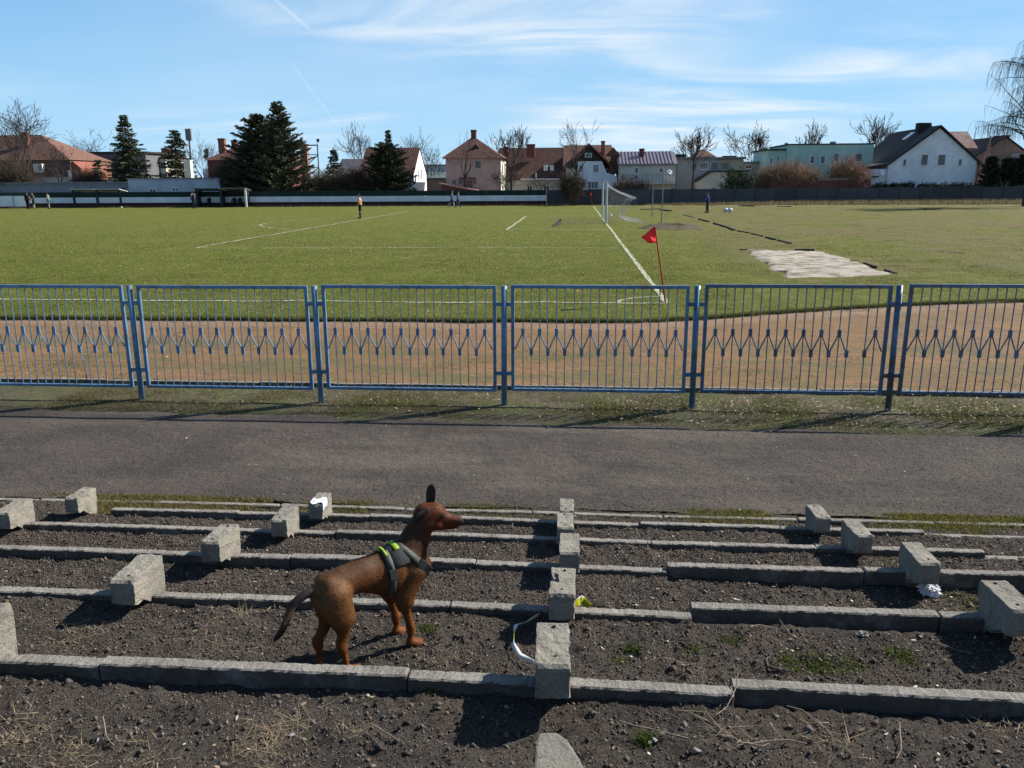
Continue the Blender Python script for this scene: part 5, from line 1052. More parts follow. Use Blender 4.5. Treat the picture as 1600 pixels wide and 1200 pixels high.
def person(loc, rz, hgt, label, shirt, shorts, socks, hair=(.03, .022, .018), shoes=(.02, .02, .02), stride=0.0, arm=(0, 0), sit=False, bend=0.0, pants=False, two=None):
    """x right, y forward, unit height 1.75 scaled to hgt"""
    s = hgt/1.75; r = empty('person', loc, rz, label, 'person', 'players and officials on the far side'); r.scale = (s, s, s)
    hipz = .92 if not sit else .52; kn = {}; T = np.array
    pel = T([0, 0, hipz+.02]); chest = T([0, .02+bend*.30, hipz+.38-bend*.08]); neck = T([0, .03+bend*.42, hipz+.56-bend*.12]); head = T([0, .06+bend*.50, hipz+.71-bend*.15])
    body = [(pel, chest, .125, .13, 1.25, 0), (chest, neck, .13, .06, 1.2, 0), (neck, head, .052, .05), (head+T([0, .0, .02]), head+T([0, .02, -.06]), .092, .066), (head+T([0, .095, -.015]), head+T([0, .105, -.035]), .012, .014)]
    top = [(pel+T([0, 0, .03]), chest, .14, .147, 1.25, 0), (chest, chest+(neck-chest)*.75, .145, .085, 1.25, 0)]; sh = [(pel+T([0, 0, .06]), pel, .138, .142, 1.25, 0)]; sk = []; so = []
    for i, sd in enumerate((-1, 1)):
        st = stride*sd; hip = pel+T([.085*sd, 0, -.03])
        if sit: knee = hip+T([.02*sd, .42, .02]); ank = T([.11*sd, .44, .09])
        else: knee = hip+T([.01*sd, .40*math.sin(st)+.02, -.42*math.cos(st)]); ank = knee+T([0, .40*math.sin(st-abs(stride)*.5), -.40*math.cos(st-abs(stride)*.5)])
        if not sit: ank[2] = max(ank[2], .085)
        toe = ank+T([.015*sd, .15, -.045]); body += [(hip, knee, .088, .058), (knee, ank, .058, .036), (ank, toe, .04, .03)]
        sh.append((hip, knee if pants else hip+(knee-hip)*.75, .10, .075 if pants else .092)); sk.append((knee+(ank-knee)*.1, ank, .066, .045) if not pants else (knee, ank, .072, .055)); so.append((ank+T([0, -.03, -.04]), toe+T([0, 0, -.01]), .048, .04))
        sho = chest+T([.185*sd, 0, .12]); aa = arm[i]; elb = sho+T([.05*sd, .27*math.sin(aa), -.27*math.cos(aa)]); wr = elb+T([-.01*sd, .24*math.sin(aa+.35), -.24*math.cos(aa+.35)]); hd = wr+(wr-elb)*.35
        body += [(chest+T([.12*sd, 0, .12]), sho, .06, .055), (sho, elb, .05, .038), (elb, wr, .037, .027), (wr, hd, .032, .022)]; top += [(chest+T([.12*sd, 0, .11]), sho, .075, .068), (sho, elb if not pants else wr, .062, .052)]
    link('body', sdf_mesh('body', body, .03, .018, SKIN), None, r)
    for nm, pr, c in (('shirt', top, shirt), ('shorts', sh, shorts), ('socks', sk, socks), ('shoes', so, shoes)):
        link('trousers' if pants and nm == 'shorts' else ('trouser_legs' if pants and nm == 'socks' else nm), sdf_mesh(nm, pr, .025, .018, cm(c, nm+'_cloth')), None, r)
    if two: link('sleeve_trim', sdf_mesh('trim', [(chest+T([.15*sd, 0, .12]), chest+T([.20*sd, 0, .05]), .078, .074) for sd in (-1, 1)], .02, .018, cm(two, 'trim_cloth')), None, r)
    link('hair', sdf_mesh('hair', [(head+T([0, -.02, .055]), head+T([0, -.045, -.02]), .088, .07)], .02, .016, cm(hair, 'hair')), None, r); return r
def people():
    def g(px, py, z=.06): return PG(px, py, z)
    person(g(563.5, 341.5), R(95), 1.72, 'referee in white and orange shirt with black shorts standing alone on the pitch', (.85, .42, .16), (.012, .012, .016), (.012, .012, .014), arm=(.1, -.1), two=(.75, .74, .78))
    person(g(706, 324.6), R(-80), 1.68, 'left blue shirted player striding along the far touchline', (.10, .17, .36), (.02, .045, .13), (.62, .62, .66), stride=.42, arm=(.5, -.4), two=(.45, .5, .62)); p = g(715.5, 323.6); person(p, R(-70), 1.58, 'right blue shirted player half hidden behind his striding team mate', (.13, .22, .42), (.03, .05, .14), (.05, .07, .15), stride=.25, arm=(.3, -.5), two=(.6, .66, .75))
    person(g(1105, 332.5), R(75), 1.62, 'goalkeeper in bright blue top and dark trousers standing right of the goal', (.03, .06, .30), (.02, .025, .06), (.015, .018, .03), arm=(.5, .2), pants=True, stride=.12)
    person(g(44.5, 326.6), R(20), 1.74, 'person in black tracksuit standing leftmost by the hoarding', (.015, .017, .02), (.014, .014, .018), (.014, .014, .018), pants=True); person(g(54, 326.8), R(150), 1.68, 'player in dark green with pale sleeves beside the person in black', (.02, .075, .05), (.02, .06, .04), (.5, .5, .48), two=(.5, .52, .48), arm=(.5, .3)); person(g(77.5, 326.2), R(100), 1.68, 'player in bright green shorts standing alone left of the left dugout', (.30, .36, .30), (.03, .20, .13), (.45, .45, .42), two=(.03, .1, .07), stride=.08)
    person(g(303.5, 325.6), R(60), 1.76, 'person in dark clothes standing at the left post of the right dugout', (.018, .022, .04), (.014, .016, .03), (.014, .016, .03), pants=True, two=(.4, .42, .45))
    for px, lab, c in ((128, 'dark seated figure in the left dugout', (.02, .022, .03)), (325, 'seated figure in the left bay of the right dugout', (.02, .024, .045)), (364, 'left seated figure in the right bay of the right dugout', (.018, .02, .04)), (373, 'right seated figure in the right bay of the right dugout', (.02, .02, .03))):
        x = X_(px, 89.6); person((x, 89.55+.08*(x+42)*.15, .0), R(180), 1.62, lab, c, (.012, .014, .022), (.012, .014, .022), sit=True, pants=True, arm=(.6, .6))
people()
# ================================================================== THE DOG
DOG_A = R(45); DOG_O = Vector((-.7535, 2.708, 0)); DOG_Z = min(sz(-.90, 2.61), sz(-.80, 2.61), sz(-.62, 2.77), sz(-.68, 2.85))+.004
def dog():
    T = np.array; root = empty('dog', (DOG_O.x, DOG_O.y, DOG_Z), DOG_A, 'brown short-haired dog with one pricked ear, wearing a grey and lime harness', 'dog'); root.scale = (1.07, .97, 1.0)
    # local frame: x forward, y to the dog's left, z up
    torso = [((-.135, 0, .342), (-.02, 0, .356), .060, .057, .95, 1), ((-.02, 0, .345), (.10, 0, .328), .060, .086, .84, 1), ((.10, 0, .322), (.185, 0, .312), .090, .074, .80, 1), ((-.02, 0, .330), (.10, 0, .298), .036, .068, .84, 1),
             ((.10, 0, .378), (.165, 0, .378), .046, .048, .9, 1), ((.19, 0, .325), (.218, 0, .298), .062, .044, .85, 1), ((-.10, 0, .385), (.09, 0, .402), .018, .022), ((-.165, 0, .372), (-.10, 0, .388), .022, .018)]
    for sd in (-1, 1): torso += [((.150, .044*sd, .375), (.178, .050*sd, .312), .026, .034), ((.178, .050*sd, .312), (.122, .052*sd, .235), .034, .030), ((-.155, .030*sd, .372), (-.135, .044*sd, .335), .022, .034)]
    hx, hy = math.cos(R(-37)), math.sin(R(-37)); HC = T([.268, -.016, .503])
    def hd(f, s, u): f = f*1.0; s = s*.93; u = u*.95; return HC+T([hx*f-hy*s, hy*f+hx*s, u])      # head frame: forward, left, up
    neck = [((.155, 0, .375), (.215, 0, .455), .060, .042, .92, 1), ((.185, 0, .345), (.235, -.004, .45), .050, .038, .92, 1), ((.215, 0, .455), HC+T([-.012, 0, .0]), .041, .038)]
    head = [(hd(-.022, 0, .010), hd(.012, 0, .013), .043, .040), (hd(.012, 0, .008), hd(.048, 0, -.010), .037, .025), (hd(.045, 0, -.017), hd(.104, 0, -.030), .0225, .0155), (hd(.060, 0, -.012), hd(.100, 0, -.022), .014, .012), (hd(.025, 0, -.040), hd(.092, 0, -.050), .022, .010), (hd(-.006, .026, -.022), hd(.028, .020, -.031), .026, .019), (hd(-.006, -.026, -.022), hd(.028, -.020, -.031), .026, .019), (hd(.030, .023, .022), hd(.042, .020, .017), .011, .009), (hd(.030, -.023, .022), hd(.042, -.020, .017), .011, .009), (hd(.105, 0, -.028), hd(.110, 0, -.032), .013, .0115)]
    fr = [((.165, -.046, .315), (.115, -.052, .215), .044, .031), ((.115, -.052, .215), (.147, -.043, .085), .0205, .0112), ((.147, -.043, .085), (.146, -.040, .028), .0110, .0100), ((.146, -.040, .022), (.170, -.045, .012), .0165, .014)]
    fl = [((.165, .046, .315), (.112, .055, .215), .044, .031), ((.112, .055, .215), (.147, .064, .085), .0205, .0112), ((.147, .064, .085), (.147, .066, .028), .0110, .0100), ((.147, .066, .022), (.171, .066, .012), .0165, .014)]
    hr = [((-.138, -.035, .325), (-.112, -.048, .235), .055, .034), ((-.155, -.036, .30), (-.132, -.046, .22), .047, .033), ((-.112, -.048, .235), (-.131, -.050, .125), .030, .0120), ((-.131, -.050, .125), (-.118, -.048, .035), .0112, .0098), ((-.112, -.048, .022), (-.082, -.048, .012), .0155, .013)]
    hl = [((-.130, .035, .325), (-.118, .040, .235), .054, .034), ((-.150, .036, .30), (-.140, .038, .22), .046, .032), ((-.122, .040, .235), (-.182, .030, .130), .029, .0120), ((-.182, .030, .130), (-.186, .022, .035), .0112, .0098), ((-.184, .020, .022), (-.156, .020, .012), .0155, .013)]
    fr += [((.128, -.052, .205), (.120, -.052, .190), .029, .022), ((.146, -.043, .092), (.146, -.042, .070), .0130, .0118)]; fl += [((.125, .056, .205), (.118, .057, .190), .029, .022), ((.146, .064, .092), (.146, .064, .070), .0130, .0118)]
    hr += [((-.141, -.050, .138), (-.134, -.050, .112), .0125, .0145), ((-.128, -.046, .20), (-.138, -.050, .140), .016, .007)]; hl += [((-.193, .030, .143), (-.185, .030, .117), .0125, .0145), ((-.145, .040, .20), (-.190, .030, .145), .016, .007)]
    for lx, ly, sgn in ((.172, -.045, 0), (.173, .066, 0), (-.080, -.048, 0), (-.154, .020, 0)):   # toes
        for k, (dx, dy) in enumerate(((.006, -.0105), (.0125, -.0035), (.0125, .0035), (.006, .0105))):
            fr.append(((lx-.012, ly+dy, .014), (lx+dx, ly+dy*1.25, .0085), .0075, .0065))
    tn = T([(-.175, 0, .350, .016), (-.235, .004, .350, .0110), (-.272, .006, .328, .0098), (-.297, .006, .285, .0088), (-.316, .006, .242, .0072), (-.345, .008, .216, .004)]); tt = np.linspace(0, 5, 16)
    tl = np.stack([np.interp(tt, range(6), tn[:, k]) for k in range(4)], 1); tl[1:-1] = (tl[:-2]+2*tl[1:-1]+tl[2:])/4; tail = [(tuple(tl[i, :3]), tuple(tl[i+1, :3]), tl[i, 3], tl[i+1, 3]) for i in range(15)]
    prims = torso+neck+hr+hl+fr+fl+tail
    allp = prims  # head joins with a tighter blend
    def col(V):
        n = len(V); tan = T([.26, .082, .017]); brown = T([.165, .060, .016]); red = T([.150, .036, .010]); dark = T([.035, .026, .022]); grey = T([.030, .028, .025])
        z = V[:, 2]; x = V[:, 0]; c = np.tile(brown, (n, 1))
        def mixin(c, k, w): return c*(1-w[:, None])+k*w[:, None]
        c = mixin(c, tan, np.clip((.21-z)/.12, 0, 1)*np.clip((x+.30)/.06, 0, 1)*.85)
        c = mixin(c, T([.25, .118, .045]), np.clip((-.06-x)/.06, 0, 1)*np.clip((z-.2)/.06, 0, 1)*.6)
        c = mixin(c, T([.085, .040, .020]), np.clip((z-.365)/.04, 0, 1)*np.clip((.13-x)/.05, 0, 1)*.8)                       # darker saddle
        hw = np.clip((x-.20)/.05, 0, 1)*np.clip((z-.40)/.05, 0, 1); c = mixin(c, red, hw)
        nkw = np.clip((x-.10)/.05, 0, 1)*np.clip((z-.34)/.05, 0, 1)*(1-hw)*.75; c = mixin(c, T([.055, .024, .013]), nkw)
        bk = np.clip((x-.13)/.04, 0, 1)*np.clip((z-.27)/.05, 0, 1)*(1-hw)*.55; c = mixin(c, T([.065, .029, .015]), bk)
        tw = np.clip((-.198-x)/.02, 0, 1)*np.clip((z-.16)/.03, 0, 1); c = mixin(c, grey, tw)
        dn = np.linalg.norm(V-hd(.110, 0, -.029), axis=1); c = mixin(c, T([.012, .010, .010]), np.clip((.019-dn)/.004, 0, 1))
        dm = np.abs((V-hd(.09, 0, -.052))[:, 2]); fw = ((V-HC)@T([hx, hy, 0])); c = mixin(c, T([.05, .022, .014]), np.clip((.004-dm)/.003, 0, 1)*np.clip((fw-.045)/.01, 0, 1)*.8)
        pale = np.clip((-.172-x)/.012, 0, 1)*np.clip((.02-np.abs(V[:, 1]))/.015, 0, 1)*np.clip((.33-z)/.02, 0, 1)*np.clip((z-.25)/.02, 0, 1); c = mixin(c, T([.23, .14, .085]), pale*.6)
        c = c*np.random.default_rng(1).uniform(.88, 1.12, (n, 1)); return c
    coat = NT('short_coat'); a = coat.nd('ShaderNodeVertexColor'); a.layer_name = 'Col'; p = coat.pos(); f = coat.rng(coat.noise(p, 260, 4, .7, sc=(1, 1, .35)), .35, .65)
    coat.L(coat.mix(coat.mth('MULTIPLY', coat.rng(coat.noise(p, 22, 5, .7), .4, .7), .35), coat.mix(coat.mth('MULTIPLY', f, .5), a.outputs[0], (.03, .018, .012)), (.05, .026, .016)), coat.b.inputs['Base Color']); coat.rough(.6); coat.b.inputs['Specular IOR Level'].default_value = .15; coat.bump(coat.noise(p, 420, 3, .6, sc=(1, 1, .5)), .35, .003)
    coat.b.inputs['Sheen Weight'].default_value = .0
    # one continuous body with the head
    link('body', sdf_mesh('body', prims, .014, .0046, coat.m, colf=col, extra=(head, .009)), None, root)
    body = root.children[0].data; nv = len(body.vertices); co = np.empty(nv*3, np.float32); body.vertices.foreach_get('co', co); co = co.reshape(-1, 3); no = np.empty(nv*3, np.float32); body.vertex_normals.foreach_get('vector', no); no = no.reshape(-1, 3)
    cc = np.empty(nv*4, np.float32); body.color_attributes['Col'].data.foreach_get('color', cc); cc = cc.reshape(-1, 4)[:, :3]; rg = np.random.default_rng(5); pick = rg.integers(0, nv, 110000); h0 = co[pick]+rg.normal(size=(len(pick), 3))*.0016; nn = no[pick]
    flow = np.tile(T([-.8, 0, -.55]), (len(pick), 1)); hm = (h0[:, 0] > .21) & (h0[:, 2] > .42); flow[hm] = T([-hx, -hy, -.15]); lm = h0[:, 2] < .2; flow[lm] = T([-.15, 0, -1]); flow += rg.normal(size=flow.shape)*.18; flow -= nn*(flow*nn).sum(1, keepdims=True); flow /= np.linalg.norm(flow, axis=1, keepdims=True)+1e-6
    Lh = rg.uniform(.0028, .0052, (len(pick), 1)); sd = np.cross(flow, nn)*rg.uniform(.0004, .0008, (len(pick), 1)); tip = h0+flow*Lh+nn*Lh*.10; Vh = np.stack([h0-nn*.0006-sd, h0-nn*.0006+sd, tip], 1).reshape(-1, 3); ch = np.repeat(cc[pick]*rg.uniform(.55, 1.55, (len(pick), 1)), 3, 0)
    o = link('coat', np_mesh('coat', Vh, np.arange(3*len(pick)).reshape(-1, 3), vcol('coat_hair', .6, .12), cols=ch), None, root); o['kind'] = 'stuff'
    eye = simple('eye', (.012, .008, .006), (.01, .007, .005), 5, .08, 0, spec=.7)
    for s in (-1, 1):
        bm = bmesh.new(); bmesh.ops.create_uvsphere(bm, u_segments=16, v_segments=10, radius=.0088); me = bpy.data.meshes.new('eye'); bm.to_mesh(me); bm.free(); me.materials.append(eye)
        for q in me.polygons: q.use_smooth = True
        link('eye', me, None, root, Vector(hd(.045, .0300*s, .0085)))
    # ears: the far one pricked, the near one folded back
    earm = simple('ear_fur', (.035, .022, .018), (.022, .015, .013), 60, .7, .2); earp = simple('inner_ear', (.42, .22, .18), (.33, .16, .13), 30, .6, 0)
    def ear(base, tip, wdir, wid, nm, inner):
        b = Vector(base); t = Vector(tip); w = Vector(wdir).normalized(); d = t-b; nrm = d.cross(w).normalized(); V = []; Fc = []; n = 12
        prof = [(.0, .95), (.12, .86), (.28, .82), (.45, .88), (.62, .92), (.78, .84), (.91, .6), (1.0, .2)]
        for (u, ww) in prof:
            for j in range(7): s = j/6*2-1; V.append(b+d*u+w*(wid*ww*s)+nrm*(.010*(1-s*s)*(1-u*.5)))
        for i in range(len(prof)-1):
            for j in range(6): k = i*7+j; Fc.append((k, k+1, k+8, k+7))
        mb = MB(); mb.poly(V, Fc); o = link(nm, mb.mesh(nm, earm, True), None, root); m = o.modifiers.new('thick', 'SOLIDIFY'); m.thickness = .005; m.offset = 0
        if inner:
            V2 = []
            for (u, ww) in prof[1:-1]:
                for j in range(5): s = (j/4*2-1)*.72; V2.append(b+d*(u*.9+.03)+w*(wid*ww*s)+nrm*(.010*(1-s*s)*(1-u*.5)+inner))
            F2 = [(i*5+j, i*5+j+1, i*5+j+6, i*5+j+5) for i in range(len(prof)-3) for j in range(4)]; mb = MB(); mb.poly(V2, F2); link('inner_ear', mb.mesh('inner_ear', earp, True), None, o)
    ear(hd(-.004, .022, .030), hd(.002, .032, .124), (hx, hy, 0), .019, 'ear', 0)
    ear(hd(-.004, -.030, .034), hd(-.060, -.056, .010), (.25, .1, -1), .020, 'ear', -.0045)
    # harness: straps laid on the body's surface
    strap = simple('harness_web', (.085, .10, .095), (.05, .06, .06), 60, .7, .4, 300, .002); stm = simple('harness_grey', (.060, .066, .056), (.04, .044, .038), 80, .6, .3, 300, .002); blk = simple('harness_pad', (.018, .022, .026), (.012, .015, .018), 40, .8, .3, 200, .002); lime = simple('harness_lime', (.30, .46, .02), (.24, .38, .02), 20, .6, .1)
    har = None; bodyp = torso+neck
    def loop(c, ax1, ax2, wdir, width, off, mat, name, parent, a0=0, a1=2*math.pi, n=64, th=.004):
        c = T(c); e1 = T(ax1, float); e2 = T(ax2, float); e1 /= np.linalg.norm(e1); e2 -= e1*(e1@e2); e2 /= np.linalg.norm(e2); wd = T(wdir, float); wd /= np.linalg.norm(wd)
        full = abs(a1-a0) > 6.28; an = np.linspace(a0, a1, n, endpoint=not full); rows = []
        rs = np.linspace(.005, .22, 216)
        for s in (-.5, 0, .5):
            cs = c+wd*width*s; dd = e1[None]*np.cos(an)[:, None]+e2[None]*np.sin(an)[:, None]; D = sdf_eval(cs[None, None]+rs[None, :, None]*dd[:, None], bodyp, .014)-off; k = np.argmax(D > 0, axis=1); k[k == 0] = 100; row = cs[None]+dd*rs[k][:, None]
            rows.append(np.array(row))
        def sm(r):
            for _ in range(3): r = (np.roll(r, 1, 0)+2*r+np.roll(r, -1, 0))/4 if full else np.concatenate([r[:1], (r[:-2]+2*r[1:-1]+r[2:])/4, r[-1:]])
            return r
        rows = [sm(r) for r in rows]; V = np.concatenate(rows); m = len(an); Fc = []
        for i in range(2):
            for j in range(m if full else m-1): Fc.append((i*m+j, i*m+(j+1) % m, (i+1)*m+(j+1) % m, (i+1)*m+j))
        o = link(name, np_mesh(name, V, np.array(Fc), mat, smooth=True), None, parent); sd = o.modifiers.new('thick', 'SOLIDIFY'); sd.thickness = th; sd.offset = 0; return o, rows[1]
    har, mid = loop((.066, 0, .325), (0, 0, 1), (0, 1, 0), (1, 0, .22), .024, .004, stm, 'harness', root)       # girth strap
    har['label'] = 'grey and lime webbing harness'
    o, m2 = loop((.165, 0, .375), (-.62, 0, .78), (0, 1, 0), (.78, 0, .62), .026, .004, stm, 'chest_strap', har)
    loop((.105, 0, .345), (-.12, 0, 1), (0, 1, 0), (1, 0, .12), .075, .003, blk, 'saddle_pad', har, -1.25, 1.25, 40, .005)
    loop((.118, 0, .345), (-.12, 0, 1), (0, 1, 0), (1, 0, .12), .020, .0075, lime, 'lime_patch', har, -.42, .42, 16, .003)
    loop((.072, 0, .345), (-.12, 0, 1), (0, 1, 0), (1, 0, .12), .009, .0075, lime, 'lime_patch', har, -.5, .4, 20, .003)
    for (row, t) in ((mid, 5.05), (m2, 4.35), (m2, 4.05)):
        i = int(t/(2*math.pi)*len(row)) % len(row); p = row[i]; t2 = row[(i+1) % len(row)]-row[i-1]; t2 /= np.linalg.norm(t2); nr = p-T([p[0], 0, .34]); nr = nr-t2*(nr@t2); nr /= np.linalg.norm(nr); b = np.cross(t2, nr)
        mb = MB(); cc = Vector(p+nr*.004); q = [(sx, sy, sz2) for sx in (-1, 1) for sy in (-1, 1) for sz2 in (-1, 1)]; vs = [cc+Vector(t2)*(.019*s1)+Vector(b)*(.015*s2)+Vector(nr)*(.005*s3) for s1, s2, s3 in q]
        mb.poly(vs, [(0, 1, 3, 2), (4, 6, 7, 5), (0, 4, 5, 1), (2, 3, 7, 6), (0, 2, 6, 4), (1, 5, 7, 3)]); mb.build('buckle', blk, har, bevel=.002)
    # grab handle, standing up from the back
    hp = [T([.055, 0, .425]), T([.045, -.004, .447]), T([.025, -.008, .455])]; mb = MB()
    for s in (0, 1): mb.poly([hp[0]+T([.0, .010, 0]), hp[0]+T([0, -.010, 0]), hp[2]+T([-.012, -.010, .006]), hp[2]+T([-.012, .010, .006])], [(0, 1, 2, 3)]) if s == 0 else None
    o = mb.build('handle', stm, har); sd = o.modifiers.new('t', 'SOLIDIFY'); sd.thickness = .004
dog()

# ================================================================== SMALL STUFF ON THE GROUND
def in_view(X, Yv, Z, m=.06):
    d = np.stack([X, Yv, Z-CAM_H], -1); zf = d@np.array(_f); u = (d@np.array(_R))/zf; v = (d@np.array(_U))/zf; return (np.abs(u) < .63*(1+m)) & (np.abs(v) < .4725*(1+m)) & (zf > 0)
def on_kerb(Yv, pad=.004):
    m = np.zeros(Yv.shape, bool)
    for n, y, t in ROWS[1:]: m |= (Yv > y-KT/2-pad) & (Yv < y+KT/2+.05+pad)
    return m
def clods():
    n = 60000; X = rng.uniform(-4.6, 4.0, n); Yv = rng.uniform(1.5, 5.9, n); Z = soil_full(X, Yv); k = in_view(X, Yv, Z) & ~on_kerb(Yv) & (rng.random(n) < np.clip(2.6/Yv, .25, 1.0)); X, Yv, Z = X[k], Yv[k], Z[k]; n = len(X)
    s = .0030+.0055*rng.random(n)**2.4+.007*(rng.random(n) < .03); oct_ = np.array([(1, 0, 0), (-1, 0, 0), (0, 1, 0), (0, -1, 0), (0, 0, 1), (0, 0, -1)], float)
    Vv = oct_[None]*s[:, None, None]*rng.uniform(.55, 1.35, (n, 6, 1))+rng.normal(size=(n, 6, 3))*(s*.18)[:, None, None]+np.stack([X, Yv, Z+s*.25], -1)[:, None]
    f = np.array([(0, 2, 4), (2, 1, 4), (1, 3, 4), (3, 0, 4), (2, 0, 5), (1, 2, 5), (3, 1, 5), (0, 3, 5)]); Fc = (f[None]+(np.arange(n)*6)[:, None, None]).reshape(-1, 3)
    b = rng.uniform(.5, 1.5, (n, 1)); c = np.array([[.135, .116, .100]])*b; r = rng.random(n); c[r < .14] = np.array([.13, .095, .07])*b[r < .14]; c[r > .975] = np.array([.24, .22, .20])*b[r > .975]
    o = link('soil_clods', np_mesh('soil_clods', Vv.reshape(-1, 3), Fc, MAT['clods'], cols=np.repeat(c, 6, 0)), None); tag(o, 'loose dark crumbs of cinder and soil between the kerbs', 'gravel', kind='stuff')
clods()
def grit():
    n = 620000; X = rng.uniform(-4.6, 4.0, n); Yv = rng.uniform(1.5, 5.9, n); Z = soil_full(X, Yv); k = in_view(X, Yv, Z, .02) & ~on_kerb(Yv) & (rng.random(n) < np.clip(2.3/Yv, .2, 1.0)); X, Yv, Z = X[k], Yv[k], Z[k]; n = len(X)
    s = (.0020+.0028*rng.random(n))*np.clip(Yv/2.6, .8, 1.8); V = rng.normal(size=(n, 4, 3)); V /= np.linalg.norm(V, axis=2, keepdims=True); V = V*s[:, None, None]*rng.uniform(.6, 1.5, (n, 4, 1))*np.array([1, 1, .8])+np.stack([X, Yv, Z+s*.4], -1)[:, None]
    f = np.array([(0, 1, 2), (0, 3, 1), (1, 3, 2), (2, 3, 0)]); b = rng.uniform(.35, 1.7, (n, 1)); c = np.array([[.150, .128, .110]])*b; r = rng.random(n); c[r < .2] = np.array([.20, .145, .105])*b[r < .2]; c[r > .97] = np.array([.34, .31, .27])*b[r > .97]
    o = link('soil_grit', np_mesh('soil_grit', V.reshape(-1, 3), (f[None]+(np.arange(n)*4)[:, None, None]).reshape(-1, 3), MAT['clods'], cols=np.repeat(c, 4, 0)), None); tag(o, 'fine brown grit covering the terrace treads', 'grit', kind='stuff')
    n = 90000; X = rng.uniform(-7, 6, n); Yv = rng.uniform(5.95, 8.35, n); Z = np.full(n, .02)+vnoise(X, Yv, 1.3, 5)*.02; k = in_view(X, Yv, Z, .02); X, Yv, Z = X[k], Yv[k], Z[k]; n = len(X); s = .003+.0045*rng.random(n)**2; V = rng.normal(size=(n, 4, 3)); V /= np.linalg.norm(V, axis=2, keepdims=True); V = V*s[:, None, None]*np.array([1.2, 1.2, .7])+np.stack([X, Yv, Z+s*.2], -1)[:, None]
    b = rng.uniform(.3, 1.8, (n, 1)); c = np.array([[.145, .125, .110]])*b; r = rng.random(n); c[r > .985] = np.array([.38, .35, .31])
    o = link('path_grit', np_mesh('path_grit', V.reshape(-1, 3), (f[None]+(np.arange(n)*4)[:, None, None]).reshape(-1, 3), MAT['clods'], cols=np.repeat(c, 4, 0)), None); tag(o, 'loose cinder grit on the dark path', 'grit', kind='stuff')
grit()
def blades(name, X, Yv, Z, h, w, cols, label, cat, lean=.6, flat=False):
    n = len(X); a = rng.uniform(0, 2*np.pi, n); d = np.stack([np.cos(a), np.sin(a), np.zeros(n)], -1); b = rng.uniform(0, 2*np.pi, n); l = np.stack([np.cos(b), np.sin(b), np.zeros(n)], -1)
    P = np.stack([X, Yv, Z], -1); tip = P+l*(h*lean*rng.uniform(.2, 1.4, n))[:, None]+np.array([0, 0, 1.])*(h*(rng.uniform(.05, .35, n) if flat else rng.uniform(.6, 1.1, n)))[:, None]
    V = np.stack([P-d*w[:, None], P+d*w[:, None], tip], 1).reshape(-1, 3); Fc = np.arange(3*n).reshape(n, 3); o = link(name, np_mesh(name, V, Fc, MAT['blade'], cols=np.repeat(cols, 3, 0)), None); return tag(o, label, cat, kind='stuff')
def vary(base, n, lo=.6, hi=1.5): return np.array(base)[None]*rng.uniform(lo, hi, (n, 1))*rng.uniform(.88, 1.12, (n, 3))
